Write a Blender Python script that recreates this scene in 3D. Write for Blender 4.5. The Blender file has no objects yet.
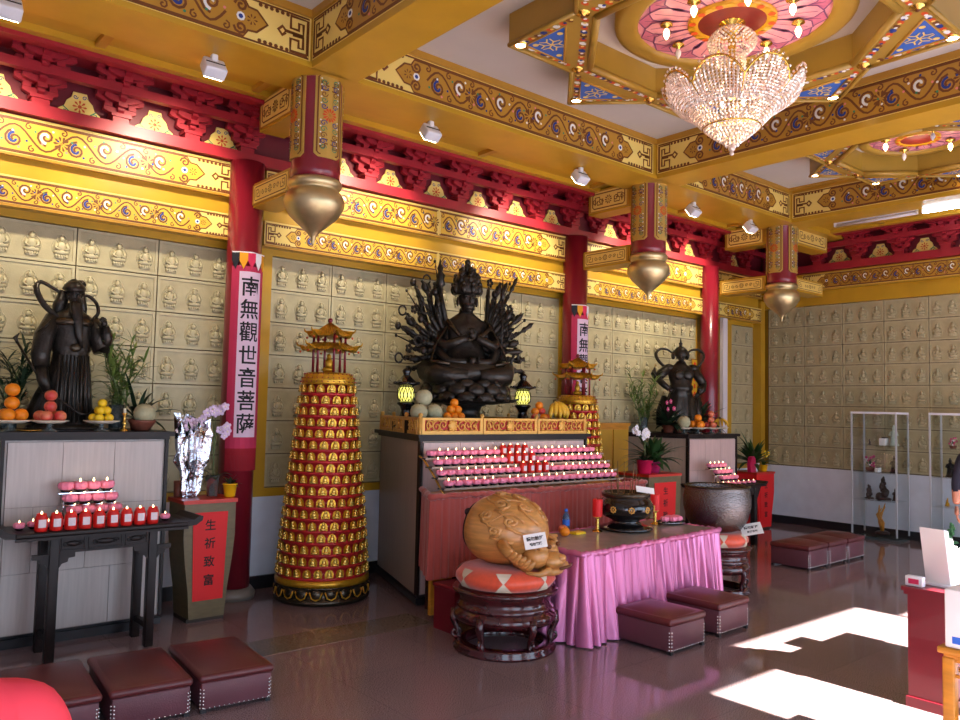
import bpy, bmesh, math, random
from math import sin, cos, pi, radians as rad, sqrt, atan2
from mathutils import Vector, Matrix, Euler
random.seed(7)
COL = bpy.context.scene.collection
SC = bpy.context.scene

# ------------------------------------------------------------------ materials
def lin(c):
    return tuple(((v / 255) / 12.92 if v / 255 <= .04045 else ((v / 255 + .055) / 1.055) ** 2.4) for v in c)

MATS = {}
def mat(name, rgb, rough=.5, metal=0., var=0., vscale=8., bump=0., bscale=60., emit=None, estr=0., trans=0., ior=1.45,
        alpha=1., coat=0., sheen=0., rgb2=None, stretch=None, spec=.5):
    m = bpy.data.materials.new(name); m.use_nodes = True
    nt = m.node_tree; b = nt.nodes['Principled BSDF']
    b.inputs['Roughness'].default_value = rough; b.inputs['Metallic'].default_value = metal
    b.inputs['Specular IOR Level'].default_value = spec
    b.inputs['IOR'].default_value = ior; b.inputs['Transmission Weight'].default_value = trans
    b.inputs['Alpha'].default_value = alpha; b.inputs['Coat Weight'].default_value = coat
    b.inputs['Sheen Weight'].default_value = sheen
    c = lin(rgb) + (1,)
    b.inputs['Base Color'].default_value = c
    tc = None
    if var or rgb2 or bump:
        tc = nt.nodes.new('ShaderNodeTexCoord'); mp = nt.nodes.new('ShaderNodeMapping')
        nt.links.new(tc.outputs['Object'], mp.inputs['Vector'])
        if stretch: mp.inputs['Scale'].default_value = stretch
    if var or rgb2:
        n = nt.nodes.new('ShaderNodeTexNoise'); n.inputs['Scale'].default_value = vscale; n.inputs['Detail'].default_value = 6
        nt.links.new(mp.outputs[0], n.inputs['Vector'])
        r = nt.nodes.new('ShaderNodeValToRGB')
        r.color_ramp.elements[0].position = .35; r.color_ramp.elements[1].position = .65
        c2 = lin(rgb2) + (1,) if rgb2 else tuple(min(1, v * (1 - var)) for v in c[:3]) + (1,)
        r.color_ramp.elements[0].color = c2; r.color_ramp.elements[1].color = c
        nt.links.new(n.outputs['Fac'], r.inputs['Fac']); nt.links.new(r.outputs['Color'], b.inputs['Base Color'])
    if bump:
        n2 = nt.nodes.new('ShaderNodeTexNoise'); n2.inputs['Scale'].default_value = bscale; n2.inputs['Detail'].default_value = 3
        nt.links.new(mp.outputs[0], n2.inputs['Vector'])
        bp = nt.nodes.new('ShaderNodeBump'); bp.inputs['Strength'].default_value = bump; bp.inputs['Distance'].default_value = .01
        nt.links.new(n2.outputs['Fac'], bp.inputs['Height']); nt.links.new(bp.outputs['Normal'], b.inputs['Normal'])
    if emit:
        b.inputs['Emission Color'].default_value = lin(emit) + (1,); b.inputs['Emission Strength'].default_value = estr
    MATS[name] = m
    return m

mat('yellow', (196, 150, 40), .32, var=.12, vscale=3)
mat('gold_field', (184, 134, 44), .35, var=.1, vscale=5)
mat('wall_field', (222, 176, 58), .38, var=.08, vscale=5)
mat('post_gold', (186, 148, 66), .38)
mat('pale_yellow', (236, 205, 112), .4)
mat('brown_line', (112, 62, 22), .5)
mat('navy', (36, 56, 130), .5); mat('white_paint', (232, 230, 224), .5); mat('green_paint', (60, 130, 96), .5)
mat('blue_panel', (52, 96, 178), .5); mat('pink_paint', (222, 130, 128), .5); mat('orange_paint', (205, 78, 28), .5)
mat('red', (160, 34, 46), .42, var=.15, vscale=6)
mat('red_column', (128, 24, 40), .28, var=.1, vscale=4, coat=.3)
mat('coffer_gold', (166, 130, 50), .38, var=.1, vscale=4)
mat('red_back_shade', (104, 20, 32), .5)  # backing red darkened to suggest shade between the brackets
mat('dark_gap', (38, 14, 16), .8)
mat('ceiling_white', (200, 194, 184), .8, var=.05, vscale=2)
mat('tile_stone', (180, 167, 128), .42, var=.14, vscale=9, bump=.15, bscale=90)
mat('tile_relief', (186, 174, 136), .42, var=.1, vscale=20)
mat('tile_joint', (92, 78, 52), .8)
mat('wainscot', (222, 227, 236), .35, var=.08, vscale=5)
mat('black_base', (40, 36, 38), .35)
mat('gold_ball', (206, 186, 140), .38, metal=.9, var=.15, vscale=10)
mat('gold_paint', (214, 158, 40), .28, metal=.55, var=.2, vscale=30)
mat('gold_bright', (250, 210, 104), .2, metal=.6)
mat('tower_red', (190, 38, 42), .35)
mat('brass', (226, 184, 92), .25, metal=1.)
mat('bronze', (58, 52, 46), .3, metal=.55, var=.4, vscale=14, bump=.45, bscale=45)
mat('bronze_pale', (78, 66, 52), .26, metal=.7, var=.3, vscale=20, bump=.2, bscale=60)  # paler, glossier bronze for bases, rims and sashes
mat('ebony', (34, 24, 22), .42, var=.25, vscale=12, spec=.3)
mat('rosewood', (70, 20, 24), .2, var=.4, vscale=10, coat=.5)
mat('travertine', (192, 184, 178), .35, var=.12, vscale=4, stretch=(14, 14, .8))
mat('pink_stone', (206, 178, 172), .35, var=.1, vscale=4, stretch=(14, 14, .8))
mat('altar_stone', (160, 140, 122), .4, var=.12, vscale=4, stretch=(10, 10, .8))
mat('joint', (150, 138, 130), .7)
mat('carved_gold', (222, 166, 76), .38, metal=.25, var=.12, vscale=25)
mat('carved_red', (176, 40, 30), .5)
mat('leather', (96, 40, 42), .34, var=.12, vscale=6, bump=.12, bscale=120)
mat('leather_side', (104, 60, 68), .45, var=.1, vscale=6, bump=.15, bscale=160)
mat('stud', (225, 220, 215), .2, metal=1.)
mat('aluminium', (206, 212, 216), .35, metal=.4)
mat('chrome', (220, 222, 228), .12, metal=1.)
mat('curtain_red', (172, 70, 60), .7, var=.12, vscale=5, sheen=.4)
mat('satin_pink', (218, 122, 172), .24, var=.06, vscale=5, metal=.35, spec=.9)
mat('table_cloth_top', (164, 152, 142), .2, var=.15, vscale=8)
mat('wood_fish', (206, 146, 78), .34, var=.32, vscale=5, stretch=(1, 3, 9), coat=.3)
mat('wood_fish_dark', (110, 62, 26), .4, var=.2, vscale=8)
mat('silk_red', (226, 82, 48), .35, var=.15, vscale=30, bump=.2, bscale=150, sheen=.4)
mat('silk_white', (214, 200, 176), .45)
mat('black_gloss', (20, 17, 18), .1, coat=.6)
mat('hammered', (116, 108, 106), .22, metal=.95, var=.15, vscale=20, bump=.9, bscale=55)
mat('candle_pink', (255, 146, 176), .45)
mat('candle_red', (214, 34, 28), .35)
mat('label_white', (236, 222, 224), .6)
mat('paper_white', (240, 238, 234), .7); mat('ink', (24, 18, 18), .7)
mat('flame', (255, 220, 150), .5, emit=(255, 222, 160), estr=7.)
mat('paper_red', (226, 28, 30), .55, var=.06, vscale=4)
mat('paint_red', (196, 44, 24), .35)
mat('stand_green', (112, 98, 66), .45, var=.2, vscale=4, stretch=(3, 3, 10))
mat('stand_dark', (62, 46, 36), .5)
mat('banner_pink', (196, 48, 84), .75, var=.05); mat('banner_paper', (232, 200, 216), .75)
mat('flag_black', (34, 32, 40), .7); mat('flag_orange', (240, 160, 20), .7); mat('flag_red', (222, 46, 84), .7)
mat('flag_white', (246, 240, 240), .7)
mat('fringe', (160, 26, 40), .8)
mat('orange_peel', (244, 140, 22), .42, bump=.2, bscale=260); mat('apple', (206, 64, 62), .3, rgb2=(226, 140, 96), vscale=9)
mat('lemon', (246, 206, 36), .4, bump=.1, bscale=200); mat('melon', (184, 180, 142), .6, bump=.4, bscale=220, var=.15, vscale=40)
mat('banana', (236, 184, 52), .45, var=.15, vscale=12); mat('banana_tip', (90, 66, 30), .7)
mat('glass', (235, 245, 244), .03, trans=1., ior=1.45); mat('glass_edge', (150, 190, 186), .1, trans=.6)
mat('leaf', (52, 84, 40), .42, var=.3, vscale=9); mat('leaf_light', (112, 134, 62), .42, var=.25, vscale=9)
mat('leaf_dark', (34, 56, 34), .45, var=.3, vscale=9); mat('stem', (92, 106, 54), .5); mat('bark', (88, 66, 44), .7)
mat('petal_white', (246, 240, 244), .5); mat('petal_pink', (206, 74, 122), .5); mat('petal_lilac', (226, 200, 226), .5)
mat('petal_cream', (244, 236, 206), .5)
mat('foil', (214, 216, 224), .08, metal=1., bump=1., bscale=18)
mat('pot_yellow', (240, 184, 24), .35); mat('pot_pink', (206, 34, 84), .35); mat('pot_magenta', (176, 40, 96), .4)
mat('pot_brown', (120, 66, 50), .5); mat('vase_glass', (120, 134, 134), .1, trans=.6)
mat('lamp_yellow', (250, 246, 130), .4, emit=(240, 232, 110), estr=1.5)
mat('bulb', (255, 226, 170), .3, emit=(255, 224, 160), estr=14.)
mat('downlight', (255, 236, 200), .3, emit=(255, 232, 190), estr=22.)
mat('tube_on', (235, 245, 255), .3, emit=(225, 240, 255), estr=30.)
mat('fixture_white', (228, 228, 232), .4)
mat('crystal', (255, 232, 210), .14, trans=.15, ior=1.6, metal=.2)
mat('crystal_clear', (255, 236, 220), .05, trans=.3, metal=.3)
mat('rosette_pink', (216, 118, 142), .45, var=.22, vscale=7); mat('rosette_line', (122, 70, 110), .5)
mat('rosette_rose', (232, 152, 162), .45, var=.15, vscale=9)
mat('rosette_red', (140, 36, 30), .45, var=.2, vscale=9); mat('rosette_mosaic', (206, 150, 30), .4)
mat('shirt_red', (226, 58, 74), .85, bump=.1, bscale=30); mat('shirt_navy', (34, 34, 48), .85)
mat('trousers', (38, 38, 46), .85); mat('skin', (206, 140, 112), .55); mat('hair', (30, 24, 22), .6)
mat('lips', (170, 84, 76), .5); mat('eye_white', (230, 226, 220), .3)
mat('counter_red', (112, 20, 34), .3, var=.1, vscale=4, coat=.2)
mat('wood_gold', (206, 136, 40), .35, var=.25, vscale=6, stretch=(1, 1, 6))
mat('bottle_blue', (120, 170, 220), .08, trans=.8); mat('cap_blue', (40, 100, 200), .4)
mat('granite_grey', (120, 110, 100), .3)
mat('jade', (110, 170, 110), .3); mat('jade_pale', (200, 214, 200), .3); mat('carving', (66, 44, 38), .4, var=.3, vscale=30)
mat('incense', (120, 84, 50), .8)
mat('pipe_white', (222, 214, 214), .5)

# floor: polished reddish granite slabs with a paler border band
def floor_mat():
    m = bpy.data.materials.new('granite_floor'); m.use_nodes = True; nt = m.node_tree; N = nt.nodes; L = nt.links
    b = N['Principled BSDF']; b.inputs['Roughness'].default_value = .085; b.inputs['Specular IOR Level'].default_value = .6
    tc = N.new('ShaderNodeTexCoord')
    n1 = N.new('ShaderNodeTexNoise'); n1.inputs['Scale'].default_value = 150; n1.inputs['Detail'].default_value = 8
    L.new(tc.outputs['Object'], n1.inputs['Vector'])
    r = N.new('ShaderNodeValToRGB'); r.color_ramp.elements[0].position = .36; r.color_ramp.elements[1].position = .66
    r.color_ramp.elements[0].color = lin((92, 72, 74)) + (1,); r.color_ramp.elements[1].color = lin((168, 146, 146)) + (1,)
    L.new(n1.outputs['Fac'], r.inputs['Fac'])
    n2 = N.new('ShaderNodeTexNoise'); n2.inputs['Scale'].default_value = 1.2; n2.inputs['Detail'].default_value = 4
    L.new(tc.outputs['Object'], n2.inputs['Vector'])
    r2 = N.new('ShaderNodeValToRGB'); r2.color_ramp.elements[0].color = (.8, .8, .8, 1); r2.color_ramp.elements[1].color = (1.1, 1.05, 1.05, 1)
    L.new(n2.outputs['Fac'], r2.inputs['Fac'])
    mx = N.new('ShaderNodeMix'); mx.data_type = 'RGBA'; mx.blend_type = 'MULTIPLY'; mx.inputs[0].default_value = 1
    L.new(r.outputs['Color'], mx.inputs[6]); L.new(r2.outputs['Color'], mx.inputs[7])
    br = N.new('ShaderNodeTexBrick'); br.offset = 0; br.inputs['Scale'].default_value = 1
    br.inputs['Brick Width'].default_value = .9; br.inputs['Row Height'].default_value = .9; br.inputs['Mortar Size'].default_value = .004
    br.inputs['Color1'].default_value = (1, 1, 1, 1); br.inputs['Color2'].default_value = (.93, .93, .93, 1); br.inputs['Mortar'].default_value = (.75, .75, .75, 1)
    L.new(tc.outputs['Object'], br.inputs['Vector'])
    mx2 = N.new('ShaderNodeMix'); mx2.data_type = 'RGBA'; mx2.blend_type = 'MULTIPLY'; mx2.inputs[0].default_value = 1
    L.new(mx.outputs[2], mx2.inputs[6]); L.new(br.outputs['Color'], mx2.inputs[7])
    L.new(mx2.outputs[2], b.inputs['Base Color'])
    MATS['granite_floor'] = m
floor_mat()
mat('granite_band', (118, 104, 92), .15, var=.35, vscale=60)

# ------------------------------------------------------------------ mesh builder (plain lists -> one mesh object)
def smooth(pts, rr, k=4):
    P = [Vector(p) for p in pts]; out = []; ro = []
    for i in range(len(P) - 1):
        a, b, c, d = P[max(i - 1, 0)], P[i], P[i + 1], P[min(i + 2, len(P) - 1)]
        for j in range(k):
            t = j / k; out.append(.5 * (2 * b + (c - a) * t + (2 * a - 5 * b + 4 * c - d) * t * t + (3 * b - a - 3 * c + d) * t ** 3)); ro.append(rr[i] + (rr[i + 1] - rr[i]) * t)
    out.append(P[-1]); ro.append(rr[-1]); return out, ro
class MB:
    def __init__(s): s.v = []; s.f = []; s.m = []; s.s = []; s.mats = []
    def mi(s, m):
        if m not in s.mats: s.mats.append(m)
        return s.mats.index(m)
    def add(s, vs, fs, m, smooth=False):
        o = len(s.v); k = s.mi(m)
        s.v.extend([tuple(v) for v in vs])
        for f in fs: s.f.append(tuple(i + o for i in f)); s.m.append(k); s.s.append(smooth)
    def merge(s, o, M=None):
        off = len(s.v)
        s.v.extend([tuple(M @ Vector(v)) if M else v for v in o.v])
        mp = [s.mi(x) for x in o.mats]
        for f, m, sm in zip(o.f, o.m, o.s): s.f.append(tuple(i + off for i in f)); s.m.append(mp[m]); s.s.append(sm)
    def box(s, x0, x1, y0, y1, z0, z1, m):
        vs = [(x, y, z) for z in (z0, z1) for y in (y0, y1) for x in (x0, x1)]
        s.add(vs, [(0, 2, 3, 1), (4, 5, 7, 6), (0, 1, 5, 4), (2, 6, 7, 3), (0, 4, 6, 2), (1, 3, 7, 5)], m)
    def cbox(s, c, size, m, rz=0, M=None):
        t = MB(); a, b, d = size[0] / 2, size[1] / 2, size[2] / 2
        t.box(-a, a, -b, b, -d, d, m)
        s.merge(t, Matrix.Translation(c) @ (M if M else Matrix.Rotation(rz, 4, 'Z')))
    def rbox(s, c, size, r, m, seg=3, rz=0, M=None, smooth=True):
        bm = bmesh.new(); bmesh.ops.create_cube(bm, size=1)
        bmesh.ops.scale(bm, vec=size, verts=bm.verts)
        bmesh.ops.bevel(bm, geom=list(bm.edges), offset=r, segments=seg, profile=.5, affect='EDGES')
        bm.verts.index_update()
        MM = Matrix.Translation(c) @ (M if M else Matrix.Rotation(rz, 4, 'Z'))
        s.add([MM @ v.co for v in bm.verts], [[v.index for v in f.verts] for f in bm.faces], m, smooth); bm.free()
    def lathe(s, prof, m, c=(0, 0, 0), n=32, smooth=True, M=None, sx=1, sy=1, caps=True):
        vs = []; fs = []
        for r, z in prof:
            for i in range(n):
                a = 2 * pi * i / n; p = Vector((r * cos(a) * sx, r * sin(a) * sy, z))
                if M: p = M @ p
                vs.append((p.x + c[0], p.y + c[1], p.z + c[2]))
        for k in range(len(prof) - 1):
            for i in range(n):
                j = (i + 1) % n; fs.append((k * n + i, k * n + j, (k + 1) * n + j, (k + 1) * n + i))
        s.add(vs, fs, m, smooth)
        if caps:
            o = len(s.v) - len(vs)
            for k, rev in ((0, True), (len(prof) - 1, False)):
                if prof[k][0] > 1e-5:
                    ring = [o + k * n + i for i in range(n)]
                    s.f.append(tuple(reversed(ring)) if rev else tuple(ring)); s.m.append(s.mi(m)); s.s.append(False)
    def sphere(s, c, r, m, n=12, k=8, M=None):
        if not isinstance(r, (tuple, list)): r = (r, r, r)
        MM = Matrix.Translation(c) @ (M if M else Matrix.Identity(4))
        vs = [MM @ Vector((0, 0, -r[2]))]; fs = []
        for j in range(1, k):
            t = -pi / 2 + pi * j / k
            for i in range(n):
                a = 2 * pi * i / n; vs.append(MM @ Vector((r[0] * cos(t) * cos(a), r[1] * cos(t) * sin(a), r[2] * sin(t))))
        vs.append(MM @ Vector((0, 0, r[2])))
        for i in range(n): fs.append((0, 1 + (i + 1) % n, 1 + i))
        for j in range(k - 2):
            for i in range(n):
                a = 1 + j * n + i; b = 1 + j * n + (i + 1) % n; fs.append((a, b, b + n, a + n))
        t = 1 + (k - 2) * n
        for i in range(n): fs.append((t + i, t + (i + 1) % n, len(vs) - 1))
        s.add(vs, fs, m, True)
    def tube(s, pts, rad_, m, n=8, cap=True, flat=None, closed=False):
        pts = [Vector(p) for p in pts]
        if not isinstance(rad_, (list, tuple)): rad_ = [rad_] * len(pts)
        vs = []; fs = []; N = len(pts); up = None
        for i, p in enumerate(pts):
            if closed: d = (pts[(i + 1) % N] - pts[(i - 1) % N])
            else: d = (pts[min(i + 1, N - 1)] - pts[max(i - 1, 0)])
            if d.length < 1e-9: d = Vector((0, 0, 1))
            d.normalize()
            if up is None:
                up = Vector((0, 0, 1)) if abs(d.z) < .9 else Vector((1, 0, 0))
            x = d.cross(up)
            if x.length < 1e-6: x = d.orthogonal()
            x.normalize(); y = x.cross(d).normalized(); up = y
            for k in range(n):
                a = 2 * pi * k / n
                ex, ey = (flat if flat else (1, 1))
                vs.append(p + x * cos(a) * rad_[i] * ex + y * sin(a) * rad_[i] * ey)
        M_ = N if closed else N - 1
        for i in range(M_):
            for k in range(n):
                j = (k + 1) % n; a = i * n; b = ((i + 1) % N) * n
                fs.append((a + k, a + j, b + j, b + k))
        if cap and not closed:
            fs.append(tuple(reversed(range(n)))); fs.append(tuple((N - 1) * n + k for k in range(n)))
        s.add(vs, fs, m, True)
    def prism(s, poly, d0, d1, m, O=(0, 0, 0), u=(1, 0, 0), v=(0, 0, 1), w=(0, -1, 0)):
        O, u, v, w = map(Vector, (O, u, v, w)); n = len(poly)
        vs = [O + u * p[0] + v * p[1] + w * d for d in (d0, d1) for p in poly]
        fs = [tuple(reversed(range(n))), tuple(range(n, 2 * n))] + [(i, (i + 1) % n, n + (i + 1) % n, n + i) for i in range(n)]
        s.add(vs, fs, m)
    def loft(s, secs, m, n=28, cap=True, smooth=True):
        # secs: (cx,cy,cz, rx, ry, fold amplitude, fold count, phase)
        vs = []; fs = []
        for q in secs:
            cx, cy, cz, rx, ry = q[:5]; amp, cnt, ph = (list(q[5:]) + [0, 0, 0])[:3]
            for i in range(n):
                a = 2 * pi * i / n; k = 1 + amp * sin(cnt * a + ph)
                vs.append((cx + rx * cos(a) * k, cy + ry * sin(a) * k, cz))
        for j in range(len(secs) - 1):
            for i in range(n):
                a = j * n + i; b = j * n + (i + 1) % n; fs.append((a, b, b + n, a + n))
        if cap: fs.append(tuple(reversed(range(n)))); fs.append(tuple((len(secs) - 1) * n + i for i in range(n)))
        s.add(vs, fs, m, smooth)
    def strip(s, pts, w, m, O, u, v, nrm, off=.003, closed=False):
        # painted line: a ribbon lying on the plane (O,u,v)
        P = [Vector((p[0], p[1])) for p in pts]; N = len(P); vs = []; fs = []
        for i, p in enumerate(P):
            d = (P[(i + 1) % N] - P[i - 1]) if closed else (P[min(i + 1, N - 1)] - P[max(i - 1, 0)])
            if d.length < 1e-9: d = Vector((1, 0))
            d.normalize(); q = Vector((-d.y, d.x)) * w / 2
            for e in (p + q, p - q): vs.append(O + u * e.x + v * e.y + nrm * off)
        for i in range(N if closed else N - 1):
            a = 2 * i; b = 2 * ((i + 1) % N); fs.append((a, a + 1, b + 1, b))
        s.add(vs, fs, m)
    def disc(s, c, r, m, O, u, v, nrm, off=.004, n=8, ry=None):
        vs = [O + u * (c[0] + r * cos(2 * pi * i / n)) + v * (c[1] + (ry or r) * sin(2 * pi * i / n)) + nrm * off for i in range(n)]
        s.add(vs, [tuple(range(n))], m)
    def poly(s, pts, m, O, u, v, nrm, off=.002):
        s.add([O + u * p[0] + v * p[1] + nrm * off for p in pts], [tuple(range(len(pts)))], m)
    def mesh(s, name):
        me = bpy.data.meshes.new(name); me.from_pydata(s.v, [], s.f)
        for x in s.mats: me.materials.append(MATS[x])
        me.polygons.foreach_set('material_index', s.m); me.polygons.foreach_set('use_smooth', s.s)
        bm = bmesh.new(); bm.from_mesh(me); bmesh.ops.recalc_face_normals(bm, faces=bm.faces); bm.to_mesh(me); bm.free()
        me.update(); return me
    def build(s, name, parent=None, loc=None, rz=0):
        o = bpy.data.objects.new(name, s.mesh(name)); COL.objects.link(o)
        if parent: o.parent = parent
        if loc: o.location = loc
        if rz: o.rotation_euler = (0, 0, rz)
        return o

def tag(o, label=None, cat=None, group=None, kind=None):
    if label: o['label'] = label
    if cat: o['category'] = cat
    if group: o['group'] = group
    if kind: o['kind'] = kind
    return o
def thing(name, label, cat, loc=(0, 0, 0), rz=0, group=None):
    o = bpy.data.objects.new(name, None); COL.objects.link(o); o.empty_display_size = .1
    o.location = loc; o.rotation_euler = (0, 0, rz)
    return tag(o, label, cat, group)
def dup(root, loc, rz=None, label=None, group=None, scale=None):
    def cp(o, parent):
        c = o.copy(); COL.objects.link(c)
        if parent: c.parent = parent
        for ch in list(o.children): cp(ch, c)
        return c
    r = cp(root, None); r.location = loc
    if rz is not None: r.rotation_euler = (0, 0, rz)
    if scale: r.scale = (scale,) * 3
    if label: r['label'] = label
    if group: r['group'] = group
    return r
def struct(name, mb):
    return tag(mb.build(name), kind='structure')
ORD = ['first', 'second', 'third', 'fourth', 'fifth', 'sixth', 'seventh', 'eighth', 'ninth', 'tenth', 'eleventh', 'twelfth',
       'thirteenth', 'fourteenth', 'fifteenth', 'sixteenth', 'seventeenth', 'eighteenth', 'nineteenth', 'twentieth',
       'twenty-first', 'twenty-second', 'twenty-third', 'twenty-fourth', 'twenty-fifth']
V = Vector
def text_mb(mb, body, size, O, u, v, nrm, m='ink', off=.004, bold=.0, squash=1., cuts=0):
    cu = bpy.data.curves.new('t', 'FONT'); cu.body = body; cu.size = size; cu.align_x = 'CENTER'; cu.align_y = 'CENTER'
    cu.resolution_u = 2; cu.offset = bold
    ob = bpy.data.objects.new('t', cu); COL.objects.link(ob)
    bpy.context.view_layer.update()
    me = bpy.data.meshes.new_from_object(ob.evaluated_get(bpy.context.evaluated_depsgraph_get()))
    if cuts and len(me.vertices):
        bm = bmesh.new(); bm.from_mesh(me)
        for k in range(-cuts, cuts + 1): bmesh.ops.bisect_plane(bm, geom=list(bm.verts) + list(bm.edges) + list(bm.faces), plane_co=(k * .012, 0, 0), plane_no=(1, 0, 0))
        bm.to_mesh(me); bm.free()
    if len(me.vertices):
        xs = [w.co.x for w in me.vertices]; ys = [w.co.y for w in me.vertices]
        mx, my = (min(xs) + max(xs)) / 2, (min(ys) + max(ys)) / 2
        mb.add([O + u * ((w.co.x - mx) * squash) + v * (w.co.y - my) + nrm * off for w in me.vertices], [list(p.vertices) for p in me.polygons], m)
    bpy.data.objects.remove(ob); bpy.data.curves.remove(cu); bpy.data.meshes.remove(me)

# ------------------------------------------------------------------ painted ornament
def spiral(c, r, turns=1.4, a0=0, sgn=1, n=16):
    return [(c[0] + r * (1 - .85 * i / n) * cos(a0 + sgn * 2 * pi * turns * i / n), c[1] + r * (1 - .85 * i / n) * sin(a0 + sgn * 2 * pi * turns * i / n)) for i in range(n + 1)]
def flower(mb, c, r, F, petals=10, m='orange_paint', core='gold_field'):
    O, u, v, n = F
    for k in range(petals):
        a = 2 * pi * k / petals
        mb.poly([(c[0] + r * .25 * cos(a), c[1] + r * .25 * sin(a)), (c[0] + r * .8 * cos(a - .2), c[1] + r * .8 * sin(a - .2)), (c[0] + r * cos(a), c[1] + r * sin(a)), (c[0] + r * .8 * cos(a + .2), c[1] + r * .8 * sin(a + .2))], m, O, u, v, n, .004)
    mb.disc(c, r * .2, core, O, u, v, n, .005)
def frieze(mb, O, u, v, n, L, h, ends=(1, 1), field='gold_field'):
    """painted beam panel: L long, h high, O = lower left corner, n = outward normal"""
    O, u, v, n = V(O), V(u), V(v), V(n); F = (O, u, v, n); B = 'brown_line'; w = h * .045
    mb.poly([(0, 0), (L, 0), (L, h), (0, h)], 'pale_yellow', O, u, v, n, .001)
    mb.strip([(w, w), (L - w, w), (L - w, h - w), (w, h - w)], w, B, O, u, v, n, .003, True)
    a0 = 1.05 * h if ends[0] else .1 * h; a1 = L - (1.05 * h if ends[1] else .1 * h)
    # central field with cloud shaped ends
    def cloud(x, s):
        return [(x - s * .55 * h, .5 * h), (x - s * .38 * h, .66 * h), (x - s * .30 * h, .74 * h), (x - s * .1 * h, .76 * h), (x, .92 * h)]
    pts = []
    if ends[0]: pts += [(p[0], h - p[1]) for p in reversed(cloud(a0 + .55 * h, 1))][:-1] + cloud(a0 + .55 * h, 1)
    else: pts += [(a0, .08 * h), (a0, .92 * h)]
    if ends[1]: pts += list(reversed(cloud(a1 - .55 * h, -1)))[:-1] + [(p[0], h - p[1]) for p in cloud(a1 - .55 * h, -1)]
    else: pts += [(a1, .92 * h), (a1, .08 * h)]
    # fan triangulated field
    c = ((a0 + a1) / 2, h / 2)
    for i in range(len(pts)):
        mb.poly([c, pts[i], pts[(i + 1) % len(pts)]], field, O, u, v, n, .002)
    mb.strip(pts, w * 1.1, B, O, u, v, n, .0035, True)
    for e, x, s in ((ends[0], 0, 1), (ends[1], L, -1)):
        if not e: continue
        X = lambda t: x + s * t * h
        for q in ([(.08, .1), (.08, .9), (.5, .9), (.5, .62), (.3, .62), (.3, .78), (.19, .78), (.19, .52), (.62, .52), (.7, .6), (.8, .5), (.7, .4), (.62, .48)],
                  [(.08, .1), (.5, .1), (.5, .38), (.3, .38), (.3, .22), (.19, .22), (.19, .48), (.45, .48)]):
            mb.strip([(X(p[0]), p[1] * h) for p in q], w * 1.6, B, O, u, v, n, .003)
        for t in range(6):
            for yy in (.9, .1):
                mb.disc((X(.58 + t * .13), yy * h), h * .05, B, O, u, v, n, .003, 6)
        fc = (x + s * (1.05 + .62) * h, .5 * h)
        for k in (1, -1): mb.strip(spiral((fc[0] + s * .0 * h, fc[1] + k * .24 * h), .15 * h, 1.4, pi, k * s, 12), w * 1.3, B, O, u, v, n, .004)
        mb.disc(fc, .1 * h, 'white_paint', O, u, v, n, .004, 8); mb.disc(fc, .055 * h, 'navy', O, u, v, n, .005, 6)
        flower(mb, (fc[0] - s * .26 * h, fc[1]), .13 * h, F, 7, 'brown_line')
    x0 = a0 + (.95 * h if ends[0] else .1 * h); x1 = a1 - (.95 * h if ends[1] else .1 * h)
    per = max(1, round((x1 - x0) / (1.35 * h))); P = (x1 - x0) / per
    wave = [(x0 + (x1 - x0) * i / (per * 12), h * (.5 + .3 * sin(2 * pi * per * i / (per * 12)))) for i in range(per * 12 + 1)]
    mb.strip(wave, w * 1.25, B, O, u, v, n, .0035)
    cols = ['navy', 'white_paint', 'green_paint', 'pink_paint']
    for k in range(per * 2):
        cx = x0 + P * (k + .5) / 2; s = 1 if k % 2 == 0 else -1
        cy = h * (.5 - .1 * s)
        mb.strip(spiral((cx, cy), .25 * h, 1.4, pi / 2 * s, s, 14), w * 1.3, B, O, u, v, n, .0045)
        mb.strip(spiral((cx, cy), .18 * h, .75, pi / 2 * s, s, 9), w * 1.5, cols[(k) % 2], O, u, v, n, .005)
        for j in range(4):
            a = j * 1.7 + k; mb.disc((cx + .3 * h * cos(a), cy + .22 * h * sin(a)), .035 * h, cols[(j + k) % 4], O, u, v, n, .005, 6)
        for t in (-1, 1):
            mb.strip(spiral((cx + t * .34 * h, h * (.5 + .3 * s)), .1 * h, 1.1, pi / 2, t * s, 8), w * .9, B, O, u, v, n, .004)
        if k % 3 == 1: flower(mb, (cx + P / 4, h * .5), .22 * h, F, 10, 'brown_line')
def small_panel(mb, O, u, v, n, L, h):
    O, u, v, n = V(O), V(u), V(v), V(n); B = 'brown_line'; w = h * .06
    mb.poly([(0, 0), (L, 0), (L, h), (0, h)], 'pale_yellow', O, u, v, n, .001)
    i = h * .12; c = h * .1
    mb.strip([(i + c, i), (L - i - c, i), (L - i, i + c), (L - i, h - i - c), (L - i - c, h - i), (i + c, h - i), (i, h - i - c), (i, i + c)], w, B, O, u, v, n, .003, True)
    for s, x in ((1, 0), (-1, L)):
        mb.strip([(x + s * h * p, q * h) for p, q in ((.3, .3), (.3, .7), (.6, .7), (.6, .5), (.45, .5), (.45, .3), (.8, .3), (.8, .6))], w, B, O, u, v, n, .003)
    flower(mb, (L / 2, h / 2), h * .25, (O, u, v, n), 10, 'brown_line')
    for s in (-1, 1):
        for k in range(2): mb.strip(spiral((L / 2 + s * h * (.5 + .42 * k), h * .5), h * .17, 1.3, 0, s, 10), w * .8, B, O, u, v, n, .003)
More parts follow.
